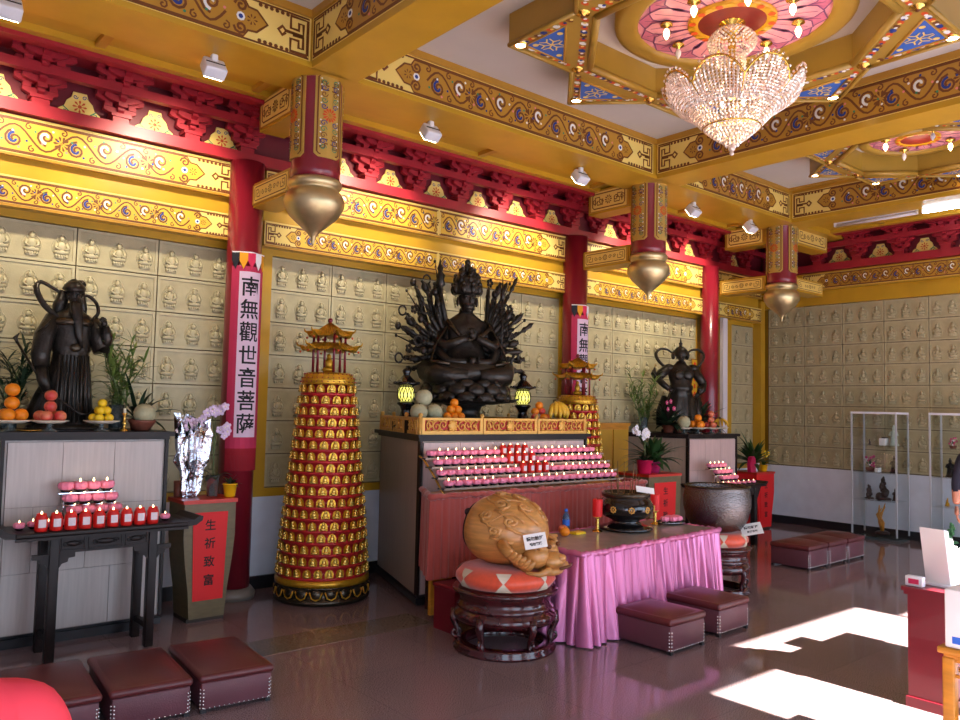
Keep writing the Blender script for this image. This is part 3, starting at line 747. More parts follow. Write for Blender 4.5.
def candle_lamp(loc, on, label):
    t = thing('ceiling_lamp', label, 'ceiling lamp', loc, group='small candle lamps on the rosettes')
    c = MB(); c.lathe([(.012, .1), (.012, .02), (.045, .015), (.05, 0), (.012, -.012), (.016, -.03), (.0, -.03)], 'brass', n=14, caps=False); c.build('gilt_collar', t)
    c = MB(); c.lathe([(.012, -.03), (.024, -.055), (.022, -.08), (.006, -.11), (0, -.115)], 'bulb' if on else 'pipe_white', n=12, caps=False); c.build('bulb', t)
for k in range(8):
    a = k * pi / 4; on = k != 2
    candle_lamp((5.35 + .5 * cos(a), 3.39 + .5 * sin(a), 4.76), on, ('lit' if on else 'unlit') + ' candle lamp on the large rosette, at the ' + ['side towards the far right wall', 'far corner on the right', 'side facing the tiled wall', 'far left corner', 'left side', 'near left corner', 'near side', 'near right corner'][k])
for k, on in ((1, 0), (3, 1), (5, 0), (7, 1)):
    a = k * pi / 4; candle_lamp((9.15 + .34 * cos(a), 3.5 + .34 * sin(a), 4.76), on, ['', 'unlit candle lamp at the back of the small rosette', '', 'lit candle lamp at the left of the small rosette', '', 'unlit candle lamp at the near side of the small rosette', '', 'lit candle lamp at the right of the small rosette'][k])

# ------------------------------------------------------------------ chandelier
t = thing('chandelier', 'crystal chandelier with gilt edged petals hanging from the large rosette', 'chandelier', (5.35, 3.39, 3.72))
def octa(mb, p, s, m, M=None):
    vs = [(s, 0, 0), (0, s, 0), (-s, 0, 0), (0, -s, 0), (0, 0, s * 1.15), (0, 0, -s * 1.15)]
    a = random.random(); ca, sa = cos(a), sin(a)
    mb.add([(p[0] + x * ca - y * sa, p[1] + x * sa + y * ca, p[2] + z) for x, y, z in vs], [(0, 1, 4), (1, 2, 4), (2, 3, 4), (3, 0, 4), (1, 0, 5), (2, 1, 5), (3, 2, 5), (0, 3, 5)], m)
c = MB(); c.lathe([(.0, 1.08), (.09, 1.07), (.1, 1.04), (.06, 1.02), (.07, .99), (.045, .97), (.03, .95), (.03, .45)], 'brass', n=20, caps=False); c.build('canopy', t)
c = MB()
for j in range(9):
    z = .985 - j * .02; r = .08 + .1 * sin(pi * (j + 1) / 11)
    for k in range(30): octa(c, (r * cos(2 * pi * (k + j * .5) / 30), r * sin(2 * pi * (k + j * .5) / 30), z), .0125, 'crystal')
for j in range(4):
    r = .1 + .0 * j
    for k in range(22): octa(c, (r * cos(2 * pi * k / 22), r * sin(2 * pi * k / 22), .795 - j * .025), .012, 'crystal')
c.build('upper_crown', t)
def pet(a, h):  # point on a petal: a in -1..1 across, h in 0..1 up
    r = .31 + .21 * sin(h * pi / 2) ** .9; z = .35 + .24 * h ** 1.2
    ang = a * rad(23) * (1 - .06 * h)
    return V((r * cos(ang), r * sin(ang), z - .05 * a * a * h))
top = lambda a: (1 - .38 * abs(a) ** 2.6)
c = MB()
for i in range(-6, 7):
    a = i / 6.4
    for j in range(15):
        h = j / 14
        if h <= top(a) - .05: octa(c, pet(a, h), .0155, 'crystal' if (i + j) % 5 else 'crystal_clear')
for i in range(11):
    a = -1 + 2 * i / 10; p = pet(a, top(a)); octa(c, (p.x * .97, p.y * .97, p.z + .012), .014, 'crystal_clear')
    octa(c, (p.x * 1.02, p.y * 1.02, p.z + .024), .012, 'crystal')
me1 = c.mesh('crystal_petal')
c = MB(); path = [pet(-1, h / 8 * top(1)) for h in range(9)] + [pet(-1 + 2 * i / 12, top(-1 + 2 * i / 12)) for i in range(1, 12)] + [pet(1, (8 - h) / 8 * top(1)) for h in range(9)]
c.tube(path, .008, 'brass', 6); me2 = c.mesh('gilt_rim')
for k in range(8):
    o = bpy.data.objects.new('crystal_petal', me1); COL.objects.link(o); o.parent = t; o.rotation_euler = (0, 0, k * pi / 4 + rad(20))
    q = bpy.data.objects.new('gilt_rim', me2); COL.objects.link(q); q.parent = o
c = MB()
for j in range(17):
    g = j / 16; r = .33 * (1 - g) ** .75 + .02; z = .38 - .29 * g
    n = max(8, int(2 * pi * r / .03))
    for k in range(n): octa(c, (r * cos(2 * pi * (k + .5 * j) / n), r * sin(2 * pi * (k + .5 * j) / n), z), .0145, 'crystal' if (k + j) % 6 else 'crystal_clear')
c.build('crystal_bowl', t)
c = MB(); c.lathe([(.335, .375), (.345, .382), (.335, .39)], 'brass', n=40, caps=False); c.lathe([(.215, .21), (.222, .217), (.215, .223)], 'brass', n=36, caps=False); c.build('gilt_ring', t)
c = MB(); c.sphere((0, 0, .06), .028, 'crystal_clear', 10, 7); c.sphere((0, 0, .02), .018, 'crystal_clear', 8, 6)
for k in range(8): octa(c, (.045 * cos(k * pi / 4), .045 * sin(k * pi / 4), .085), .015, 'crystal_clear')
c.build('drop', t)
for k in range(6): c = MB(); c.sphere((.16 * cos(k * pi / 3), .16 * sin(k * pi / 3), .46), (.018, .018, .032), 'bulb', 8, 6); c.build('bulb', t)  # unseen bulbs added inside to brighten the crystal
# ------------------------------------------------------------------ cloth helper
def curtain(mb, path, z0, z1, m, amp=.02, wl=.09, n=None, flare=.0, hem=.0, rows=8, gather=None, seed=1):
    P = [V((p[0], p[1], 0)) for p in path]; seg = [(P[i + 1] - P[i]).length for i in range(len(P) - 1)]; Lt = sum(seg)
    n = n or int(Lt / .012); rnd = random.Random(seed); ph = [rnd.uniform(0, 6.28) for _ in range(6)]
    vs = []; fs = []
    for i in range(n + 1):
        s = Lt * i / n; d = s; k = 0
        while k < len(seg) - 1 and d > seg[k]: d -= seg[k]; k += 1
        t = (P[k + 1] - P[k]).normalized(); p = P[k] + t * min(d, seg[k]); nn = V((t.y, -t.x, 0))
        w = (2 * abs(sin(pi * s / wl + .65 * sin(2 * pi * s / (wl * 5.3) + ph[0]) + ph[1])) ** .75 - 1) * (.7 + .3 * sin(2 * pi * s / (wl * 3.1) + ph[2]))
        for j in range(rows + 1):
            g = j / rows; a = amp * (.45 + .9 * (1 - g))
            if gather and g > gather: a = amp * .5
            q = p + nn * (w * a + flare * (1 - g)); z = z0 + (z1 - z0) * g + hem * sin(6.28 * s / .6 + ph[3]) * (1 - g)
            vs.append((q.x, q.y, z))
    for i in range(n):
        for j in range(rows): a = i * (rows + 1) + j; b = a + rows + 1; fs.append((a, b, b + 1, a + 1))
    mb.add(vs, fs, m, True)
def ruffle(mb, path, z, m, r=.028, wl=.07, seed=2):
    P = [V((p[0], p[1], 0)) for p in path]; pts = []; rr = []; rnd = random.Random(seed)
    for i in range(len(P) - 1):
        L = (P[i + 1] - P[i]).length; k = max(2, int(L / (wl / 3)))
        for j in range(k): pts.append(P[i].lerp(P[i + 1], j / k) + V((0, 0, z + rnd.uniform(-.006, .006)))); rr.append(r * rnd.uniform(.65, 1.15))
    pts.append(P[-1] + V((0, 0, z))); rr.append(r); mb.tube(pts, rr, m, 8)

# ------------------------------------------------------------------ altars
def block(mb, fp, z0, z1, m):   # vertical prism over a footprint
    mb.prism([(p[0], p[1]) for p in fp], z0, z1, m, (0, 0, 0), (1, 0, 0), (0, 1, 0), (0, 0, 1))
def grow(fp, d):
    cx = sum(p[0] for p in fp) / len(fp); cy = sum(p[1] for p in fp) / len(fp)
    return [(x + (d if x > cx else -d), y + (d if y > cy else -d)) for x, y in fp]
def altar(label, fp, h, front, side, lip=.05):
    t = thing('altar', label, 'altar')
    b = MB(); block(b, grow(fp, -.03), 0, .1, 'black_base'); block(b, grow(fp, .012), .03, .075, 'black_base'); b.build('plinth', t)
    b = MB(); block(b, fp, .1, h, side); b.build('body', t)
    # front face slabs with joints and dark edge strips
    (xa, ya), (xb, yb) = fp[0], fp[1]; W = xb - xa
    b = MB(); b.box(xa + .03, xb - .03, ya - .012, ya, .1, h - .01, 'joint')
    n = max(2, round(W / .42)); zs = [.105, .52, .98, h - .012] if h > 1.2 else [.105, h * .5, h - .012]
    for j in range(3 if len(zs) == 4 else 2):
        o = .5 if j % 2 else 0
        xs = sorted({xa + .03, xb - .03, *[xa + .03 + (W - .06) * (k + o) / n for k in range(n + 1) if 0 < k + o < n]})
        for k in range(len(xs) - 1): b.box(xs[k] + .002, xs[k + 1] - .002, ya - .02, ya - .004, zs[j] + .002, zs[j + 1] - .002, front)
    b.build('front_slabs', t)
    for x in (xa, xb): b = MB(); b.box(x - .012, x + .012, ya - .026, ya + .015, .1, h, 'ebony'); b.build('corner_strip', t)
    b = MB(); block(b, grow(fp, .02), h, h + .025, 'ebony'); block(b, grow(fp, lip), h + .025, h + lip + .01, 'ebony'); b.build('top_slab', t)
    return t
altar('pale stone altar at the left wall carrying the standing robed bronze general', [(1.08, 6.4), (2.2, 6.4), (2.2, 7.14), (1.08, 7.14)], 1.45, 'travertine', 'travertine')
AC = altar('broad stone altar in the middle with gilded carved rail, under the many-armed statue', [(4.19, 5.76), (6.33, 5.76), (5.9, 7.1), (4.66, 7.1)], 1.44, 'pink_stone', 'altar_stone')
altar('stone altar at the right carrying the bronze guardian with ribbon loops', [(8.92, 6.3), (10.05, 6.3), (9.95, 7.14), (8.64, 7.14)], 1.40, 'pink_stone', 'altar_stone')
# carved gilded rail on the middle altar
def carved(mb, W, H):
    mb.box(0, W, -.012, .012, 0, H, 'carved_red')
    mb.box(0, W, -.03, .03, 0, .03, 'carved_gold'); mb.box(0, W, -.026, .026, H - .022, H, 'carved_gold')
    for x in (0, W - .03): mb.box(x, x + .03, -.028, .028, 0, H, 'carved_gold')
    y = -.02; zc = H * .52
    mb.sphere((W / 2, y, zc), (.05, .012, .05), 'carved_gold', 12, 6)
    for k in range(8): mb.sphere((W / 2 + .045 * cos(k * pi / 4), y - .004, zc + .045 * sin(k * pi / 4)), (.016, .01, .016), 'carved_gold', 6, 4)
    n = max(4, int((W - .1) / .075)); n += n % 2
    for k in range(n):
        x = .06 + (W - .12) * (k + .5) / n; d = 1 if k % 2 else -1
        if abs(x - W / 2) < .05: continue
        q = spiral((0, 0), H * .34, 1.35, d * pi / 2, d, 14)
        mb.tube([(x + a, y, zc - d * .008 + b_) for a, b_ in q], .0075, 'carved_gold', 5)
        mb.tube([(x - .045, y, zc + d * H * .3), (x, y, zc + d * H * .36), (x + .045, y, zc + d * H * .24)], .007, 'carved_gold', 5)
        mb.sphere((x + .034, y, zc - d * H * .28), (.012, .01, .012), 'carved_gold', 6, 4)
    for s in (0, 1):
        x = .06 if s == 0 else W - .06
        mb.tube([(x, y, .035), (x + (.04 if s == 0 else -.04), y, zc), (x, y, H - .03)], .01, 'carved_gold', 5)
def rail(a, b_, n, z=1.5, H=.15, lab=None):
    A, B = V((a[0], a[1], z)), V((b_[0], b_[1], z)); d = (B - A); L = d.length; ang = atan2(d.y, d.x)
    for k in range(n):
        c = MB(); carved(c, L / n - .012, H); o = c.build('carved_rail', AC); o.location = A + d * (k / n); o.rotation_euler = (0, 0, ang)
    for k in range(n):
        c = MB(); c.lathe([(.022, 0), (.022, H), (.014, H + .008), (.022, H + .02), (.016, H + .036), (0, H + .042)], 'carved_gold', n=10, caps=False); o = c.build('rail_post', AC); o.location = A + d * (k / n)
rail((4.19, 5.76), (6.33, 5.76), 3); rail((4.66, 7.08), (4.19, 5.76), 3); rail((6.33, 5.76), (5.9, 7.08), 3)
t = thing('offering_step', 'low dark offering step behind the gilded rail under the fruit', 'step', (0, 0, 1.5))
c = MB(); c.box(4.27, 6.2, 5.84, 6.12, 0, .12, 'ebony'); c.build('board', t)

# candle rack in front of the middle altar
RZ = [(5.62, 1.305), (5.53, 1.235), (5.44, 1.15), (5.35, 1.068)]
t = thing('candle_rack', 'stepped candle rack with four glass shelves in front of the middle altar', 'rack', (0, 0, 0))
for y, z in RZ:
    c = MB(); c.box(4.12, 6.42, y - .045, y + .045, z - .012, z, 'vase_glass'); c.box(4.12, 6.42, y - .05, y - .045, z - .014, z + .002, 'altar_stone'); c.build('shelf', t)
c = MB()
for x in (4.13, 6.41):
    c.tube([(x, 5.3, 1.0), (x, 5.36, 1.055), (x, 5.44, 1.14), (x, 5.53, 1.222), (x, 5.62, 1.293), (x, 5.68, 1.32)], .01, 'brass', 6)
c.build('side_rail', t)
c = MB(); block(c, [(3.95, 5.24), (6.62, 5.24), (6.62, 5.7), (4.22, 5.7)], .96, 1.0, 'wood_gold'); c.build('table_board', t)
for x in (4.25, 6.55):
    for y in (5.29, 5.64): c = MB(); c.box(x - .03, x + .03, y - .03, y + .03, 0, .96, 'rosewood'); c.build('leg', t)
c = MB(); c.box(4.0, 6.55, 5.3, 5.33, .05, .5, 'wood_gold'); c.build('apron_panel', t)
PTH = [(4.2, 5.72), (3.9, 5.2), (6.65, 5.2), (6.65, 5.68)]
t = thing('pleated_skirt', 'salmon red pleated skirt hanging from the stepped candle rack', 'cloth')
c = MB(); curtain(c, PTH, .36, 1.02, 'curtain_red', .016, .062, seed=3); c.build('pleats', t)
c = MB(); ruffle(c, PTH, 1.02, 'curtain_red'); c.build('ruffled_band', t)
t = thing('red_step', 'low dark red step beside the pleated skirt, left of the wooden fish', 'step', (4.13, 5.02, 0), rz=0)
c = MB(); c.rbox((0, 0, .34), (.42, .3, .03), .006, 'counter_red'); c.build('top', t)
for x in (-.19, .19): c = MB(); c.box(x - .015, x + .015, -.13, .13, 0, .326, 'counter_red'); c.build('side_panel', t)
c = MB(); c.box(-.175, .175, .09, .11, .2, .326, 'counter_red'); c.build('rail', t)

# ------------------------------------------------------------------ pink draped table
TA = [(4.49, 4.08), (6.5, 4.24), (6.42, 4.97), (4.46, 4.86)]
t = thing('draped_table', 'long offering table with granite-coloured top behind the two right kneelers', 'table')
c = MB(); block(c, grow(TA, -.02), .66, .69, 'table_cloth_top'); c.build('table_top', t)
for x, y in ((4.6, 4.2), (6.36, 4.38), (4.55, 4.72), (6.3, 4.82)): c = MB(); c.box(x - .03, x + .03, y - .03, y + .03, 0, .66, 'rosewood'); c.build('leg', t)
t = thing('satin_skirt', 'shiny pink satin skirt in long pleats round the offering table', 'cloth')
PT = [TA[3], TA[0], TA[1], TA[2], TA[3]]
c = MB(); curtain(c, PT, .012, .675, 'satin_pink', .05, .112, flare=.035, rows=12, seed=5); c.build('pleats', t)
c = MB(); ruffle(c, PT, .672, 'satin_pink', .026, .06); c.build('ruffled_band', t)

# ------------------------------------------------------------------ kneelers
def puff(mb, W, D, z, h, m, n=14):
    vs = [(W * (i / n - .5), D * (j / n - .5), z + h * (1 - abs(2 * i / n - 1) ** 3) * (1 - abs(2 * j / n - 1) ** 3)) for j in range(n + 1) for i in range(n + 1)]
    mb.add(vs, [(j * (n + 1) + i, j * (n + 1) + i + 1, (j + 1) * (n + 1) + i + 1, (j + 1) * (n + 1) + i) for j in range(n) for i in range(n)], m, True)
def kneeler(label, loc, rz, W=.405, D=.68, group=None, zs=1.12):
    t = thing('kneeler', label, 'kneeling stool', loc, rz, group); t.scale = (1, 1, zs)
    c = MB(); c.rbox((0, 0, .167), (W + .03, D + .02, .042), .02, 'leather', 4); puff(c, W - .01, D - .02, .184, .026, 'leather'); c.build('cushion', t)
    c = MB(); w, d = W / 2, D / 2
    c.rbox((0, 0, .082), (W, D, .132), .008, 'leather_side', 2); bd = c.build('body', t)
    for x in (-w + .015, w - .015):
        for y in (-d + .015, d - .015): c = MB(); c.box(x - .015, x + .015, y - .015, y + .015, 0, .018, 'black_base'); c.build('foot', t)
    c = MB()
    for k in range(6):
        for x, y in ((-w + .012, -d - .001), (w - .012, -d - .001), (-w - .001, -d + .012), (w + .001, -d + .012)): c.sphere((x, y, .025 + .018 * k), .006, 'stud', 6, 4)
    for k in range(14): c.sphere((-w + .02 + (W - .04) * k / 13, -d - .001, .022), .005, 'stud', 6, 4)
    o = c.build('studs', bd); o['kind'] = 'stuff'
    return t
g = 'maroon leather kneelers before the left altar'
kneeler('maroon leather kneeler at left, partly behind the red-shirted shoulder', (1.105, 4.90, 0), rad(-5), group=g)
kneeler('middle maroon leather kneeler of the three before the left altar', (1.57, 4.86, 0), rad(-5), group=g)
kneeler('right-hand maroon leather kneeler of the three before the left altar', (2.035, 4.82, 0), rad(-5), group=g)
g = 'maroon leather kneelers before the pink table'
kneeler('maroon leather kneeler against the pink skirt, nearer the wooden fish', (5.07, 3.82, 0), rad(2), .44, .5, g, 1.36)
kneeler('maroon leather kneeler against the pink skirt, nearer the sunlit floor', (5.77, 3.88, 0), rad(2), .44, .5, g, 1.36)
g = 'dark kneelers in the far right corner'
for k, (x, l) in enumerate(((8.93, 'leftmost'), (9.42, 'middle'), (9.91, 'rightmost'))):
    kneeler('dark maroon kneeler, %s of the three on the far floor by the glass case' % l, (x, 4.76 + .01 * k, 0), rad(2), .45, .46, g, 1.45)

# ------------------------------------------------------------------ carved black candle table at left
t = thing('altar_table', 'carved black altar table with scrolled ends holding rows of red candles', 'table', (1.66, 6.11, 0))
c = MB(); c.rbox((0, 0, .85), (1.12, .42, .035), .01, 'ebony'); c.box(-.56, .56, -.205, -.19, .815, .833, 'ebony'); c.build('top', t)
for s in (-1, 1):
    c = MB(); c.prism([(.55 * s, .832), (.55 * s, .868), (.60 * s, .875), (.645 * s, .905), (.67 * s, .90), (.665 * s, .87), (.62 * s, .838)][::s], -.2, .2, 'ebony', (0, 0, 0), (1, 0, 0), (0, 0, 1), (0, -1, 0)); c.build('scrolled_end', t)
for x in (-.32, .32):
    for y in (-.15, .15): c = MB(); c.rbox((x, y, .417), (.06, .06, .834), .006, 'ebony'); c.build('leg', t)
for y in (-.155, .155):
    c = MB(); c.box(-.29, .29, y - .012, y + .012, .715, .832, 'ebony')
    for x0, x1 in ((-.28, -.13), (-.11, .11), (.13, .28)):
        for q in ((x0, x1, .73, .738), (x0, x1, .812, .82), (x0, x0 + .008, .73, .82), (x1 - .008, x1, .73, .82)): c.box(q[0], q[1], y - .02, y + .02, q[2], q[3], 'ebony')
        c.sphere(((x0 + x1) / 2, y - .012, .775), ((x1 - x0) * .3, .01, .02), 'ebony', 10, 6)
        for s in (-1, 1): c.tube([((x0 + x1) / 2 + s * (x1 - x0) * .3 + p[0], y - .016, .775 + p[1]) for p in spiral((0, 0), .022, 1.3, 0, s, 9)], .004, 'ebony', 5)
    c.build('carved_apron', t)
for x in (-.32, .32):
    for s in (-1, 1):
        if abs(x + s * .1) > .5: continue
        c = MB(); xx = x + s * .03
        c.prism([(0, 0), (s * .1, 0), (s * .1, -.03), (s * .06, -.035), (s * .055, -.06), (s * .02, -.07), (0, -.1)][::s], -.012, .012, 'ebony', (xx, -.155, .715), (1, 0, 0), (0, 0, 1), (0, -1, 0)); c.build('corner_bracket', t)
    c = MB(); c.box(x - .015, x + .015, -.13, .13, .12, .16, 'ebony'); c.build('stretcher', t)

# ------------------------------------------------------------------ notice stands
def notice_stand(label, loc, body, W=.42, D=.34, H=.965, chars='生祈致富', small=True, top='paint_red', nname='red_notice'):
    t = thing('pedestal', label, 'pedestal', loc)
    prof = [(W / 2, H - .03), (W / 2, H - .3), (W * .46, H * .5), (W * .38, .25), (W * .34, .03)]
    fr = [(-x, z) for x, z in prof] + [(x, z) for x, z in reversed(prof)]
    c = MB(); c.prism(fr, -D / 2, D / 2, body, (0, 0, 0), (1, 0, 0), (0, 0, 1), (0, -1, 0)); c.build('body', t)
    c = MB(); c.box(-W * .36, W * .36, -D * .42, D * .42, 0, .03, 'stand_dark'); c.build('foot', t)
    c = MB(); c.box(-W / 2 - .012, W / 2 + .012, -D / 2 - .012, D / 2 + .012, H - .03, H, top); c.build('top', t)
    c = MB(); w = W * .34; y = -D / 2 - .006
    c.prism([(-w, H - .1), (w, H - .1), (w * .86, .17), (-w * .86, .17)], 0, .003, 'paper_red', (0, y, 0), UX, UZ, NY)
    for k, ch in enumerate(chars): text_mb(c, ch, .092, V((0, y, H - .2 - k * .145)), UX, UZ, NY, 'ink', .005, .0015)
    o = c.build(nname, t)
    return t
notice_stand('brown pedestal with a red calligraphy notice, right of the carved black table', (2.56, 6.52, 0), 'stand_green')
notice_stand('grey-brown pedestal with a red notice beside the right altar', (7.98, 6.2, 0), 'stand_green', .62, .5, 1.0)
t = notice_stand('pedestal with a red notice in the far corner right of the guardian altar', (11.28, 6.75, 0), 'paper_red', .5, .4, .86)

# ------------------------------------------------------------------ pagoda towers of tiny gilded figures
def niche():
    t = MB(); m = 'gold_bright'
    arc = [(-.026, 0), (-.028, .03), (-.02, .052), (0, .062), (.02, .052), (.028, .03), (.026, 0)]
    t.prism(arc, 0, .006, 'gold_paint', (0, 0, 0), (1, 0, 0), (0, 0, 1), (0, -1, 0))
    t.sphere((0, -.014, .01), (.024, .014, .01), m, 8, 4); t.sphere((0, -.012, .027), (.015, .01, .018), m, 8, 5); t.sphere((0, -.013, .048), (.009, .009, .011), m, 6, 5)
    return t
NI = niche(); NI.v = [(x * 1.38, y * 1.25, z * 1.2) for x, y, z in NI.v]; NIM = NI.mesh('gilded_figure')
def tower(label, loc, sc, back):
    t = thing('pagoda_tower', label, 'tower', loc, group='gold and red pagoda towers'); t.scale = (sc,) * 3
    c = MB(); c.lathe([(.41, 0), (.435, .02), (.435, .05), (.41, .06), (.40, .1), (.425, .15), (.43, .165)], 'bronze_pale', n=40)
    for k in range(20):
        a = 2 * pi * k / 20; M = Matrix.Rotation(a + pi / 2, 4, 'Z')
        c.sphere((.415 * cos(a), .415 * sin(a), .105), (.06, .025, .05), 'bronze_pale', 8, 6, M)
        c.tube([V((.43 * cos(a + d), .43 * sin(a + d), z)) for d, z in ((-.13, .13), (-.08, .075), (0, .06), (.08, .075), (.13, .13))], .007, 'gold_paint', 5)
    c.build('lotus_base', t)
    c = MB(); c.lathe([(.425, .165), (.43, .19), (.425, .215), (.41, .22)], 'gold_paint', n=40); c.build('gilt_band', t)
    R = lambda z: .402 - .168 * ((z - .22) / 1.73) ** 1.15
    c = MB(); prof = []
    NR = 17; dz = 1.73 / NR
    for j in range(NR):
        z = .22 + j * dz; r = R(z)
        prof += [(r + .004, z), (r + .006, z + .022), (r - .022, z + .026), (R(z + dz) - .026, z + dz - .003)]
    c.lathe(prof, 'tower_red', n=48); c.build('stepped_body', t)
    rest = MB(); spots = []
    for j in range(NR):
        z = .22 + j * dz + .026; r = R(z) - .002; n = int(2 * pi * r / .094)
        for k in range(n):
            a = 2 * pi * (k + .5 * (j % 2)) / n; spots.append((j, a, r, z))
    toward = atan2(-loc[1], -loc[0])
    key = lambda q: (abs((q[1] - toward + pi) % (2 * pi) - pi) * 1.2 + (q[0] if not back else (16 - q[0])) * .12)
    spots.sort(key=key)
    for i, (j, a, r, z) in enumerate(spots):
        if i < 100:
            o = bpy.data.objects.new('gilded_figure', NIM); COL.objects.link(o); o.parent = t
            o.location = (r * cos(a), r * sin(a), z); o.rotation_euler = (0, 0, a + pi / 2)
        else: rest.merge(NI, Matrix.Translation((r * cos(a), r * sin(a), z)) @ Matrix.Rotation(a + pi / 2, 4, 'Z'))
    o = rest.build('gilded_figures', t); o['kind'] = 'stuff'
    c = MB(); c.lathe([(.24, 1.95), (.248, 1.965), (.245, 1.985), (.25, 2.0), (.225, 2.02), (.23, 2.035), (.2, 2.06), (.0, 2.065)], 'gold_paint', n=40, caps=False)
    for zz, rr in ((1.975, .255), (2.01, .242), (2.045, .222)):
        for k in range(30): c.sphere((rr * cos(k * pi / 15), rr * sin(k * pi / 15), zz), .007, 'red', 5, 3)
    c.build('stepped_cap', t)
    for k in range(6):
        a = k * pi / 3 + .3; c = MB(); c.lathe([(.012, 2.06), (.012, 2.44)], 'red_column', (.15 * cos(a), .15 * sin(a), 0), 10); c.build('pillar', t)
    def roof(r0, r1, z0, h, nm):
        c = MB(); n = 6; vs = []; S = 6; top = []
        for k in range(n * S):
            a = 2 * pi * k / (n * S) + .3; f = abs(((k % S) / S) - .5) * 2
            rr = r0 * (cos(pi / n) / cos(((k % S) / S - .5) * 2 * pi / n)) * (1 + .06 * f ** 4); vs.append((rr * cos(a), rr * sin(a), z0 + .05 * f ** 4))
        for g, (q, zz) in enumerate(((.55, .35), (0, 1))):
            for k in range(n * S):
                a = 2 * pi * k / (n * S) + .3; f = abs(((k % S) / S) - .5) * 2; rr = r1 + (r0 - r1) * q
                vs.append((rr * cos(a), rr * sin(a), z0 + h * zz + (.012 * f ** 2 if g == 0 else 0)))
        N = n * S; fs = [(r_ * N + k, r_ * N + (k + 1) % N, (r_ + 1) * N + (k + 1) % N, (r_ + 1) * N + k) for r_ in range(2) for k in range(N)]
        c.add(vs, fs, 'gold_paint'); c.add([(x, y, z - .012) for x, y, z in vs[:N]] + [(r1 * .8 * cos(2 * pi * k / N), r1 * .8 * sin(2 * pi * k / N), z0 + h * .2) for k in range(N)], [(k, (k + 1) % N, N + (k + 1) % N, N + k) for k in range(N)], 'yellow')
        for k in range(N): c.tube([vs[k], vs[N + k], vs[2 * N + k]], .004, 'gold_paint', 4)
        for k in range(6):
            a = k * pi / 3 + .3; c.tube([(r0 * 1.04 * cos(a), r0 * 1.04 * sin(a), z0 + .04), (r0 * 1.12 * cos(a), r0 * 1.12 * sin(a), z0 + .05), (r0 * 1.16 * cos(a), r0 * 1.16 * sin(a), z0 + .075)], [.012, .009, .004], 'gold_paint', 6)
            c.sphere((r0 * 1.02 * cos(a), r0 * 1.02 * sin(a), z0 - .012), .012, 'orange_paint', 6, 4)
        c.build(nm, t)
    roof(.27, .15, 2.27, .07, 'lower_roof'); roof(.21, .012, 2.40, .13, 'upper_roof')
    c = MB(); c.sphere((0, 0, 2.555), .024, 'red_column', 12, 8); c.lathe([(.02, 2.52), (.012, 2.54)], 'red_column', n=10); c.build('finial', t)
    c = MB(); c.sphere((0, 0, 2.09), (.07, .05, .03), 'gold_paint', 10, 6); c.sphere((0, 0, 2.15), (.04, .03, .055), 'gold_paint', 10, 6); c.sphere((0, 0, 2.215), (.022, .022, .027), 'gold_paint', 8, 6); c.build('seated_figure', t)
    return t
tower('tall gold and red pagoda tower of tiny gilded figures, right of the banner column', (3.715, 6.57, 0), .99, False)
tower('farther gold and red pagoda tower, half hidden behind the middle altar', (6.87, 6.37, 0), .93, True)

# ------------------------------------------------------------------ wooden fish on its drum stand, bronze bowl on its stand
def drum_stand(label, loc, r, h, rz=0):
    t = thing('drum_stand', label, 'stand', loc, rz, 'dark rosewood drum stands')
    s = r / .37; k = h / .45
    c = MB(); c.lathe([(.36 * s, .41 * k), (.385 * s, .42 * k), (.39 * s, .44 * k), (.37 * s, .45 * k), (.3 * s, .45 * k)], 'rosewood', n=40); c.build('top_ring', t)
    c = MB(); c.lathe([(.33 * s, .3 * k), (.345 * s, .3 * k), (.36 * s, .315 * k), (.345 * s, .33 * k), (.335 * s, .345 * k), (.335 * s, .38 * k), (.35 * s, .4 * k), (.35 * s, .41 * k)], 'rosewood', n=40, caps=False)
    c.lathe([(.31 * s, .3 * k), (.31 * s, .41 * k)], 'rosewood', n=32, caps=False); c.build('waist', t)
    c = MB(); c.lathe([(.345 * s, .3 * k), (.375 * s, .27 * k), (.38 * s, .24 * k), (.36 * s, .21 * k), (.335 * s, .21 * k), (.33 * s, .3 * k)], 'rosewood', n=40, caps=False); c.build('shoulder', t)
    for q in range(6):
        a = q * pi / 3 + .25; R_ = Matrix.Rotation(a, 3, 'Z'); c = MB()
        pts = [R_ @ V((x * s, 0, z * k)) for x, z in ((.36, .27), (.375, .2), (.35, .13), (.335, .08), (.35, .05))]
        c.tube(pts, [.034 * s, .03 * s, .02 * s, .022 * s, .026 * s], 'rosewood', 8)
        sp = [R_ @ V(((.36 + p[0]) * s, 0, (.1 + p[1]) * k)) for p in spiral((0, 0), .045, 1.4, pi / 2, 1, 12)]
        c.tube(sp, .012 * s, 'rosewood', 6); c.build('scroll_leg', t)
    c = MB(); c.lathe([(.29 * s, .0), (.375 * s, .0), (.38 * s, .02 * k), (.36 * s, .035 * k), (.37 * s, .05 * k), (.34 * s, .062 * k), (.29 * s, .062 * k), (.29 * s, 0)], 'rosewood', n=40, caps=False); c.build('base_ring', t)
    return t
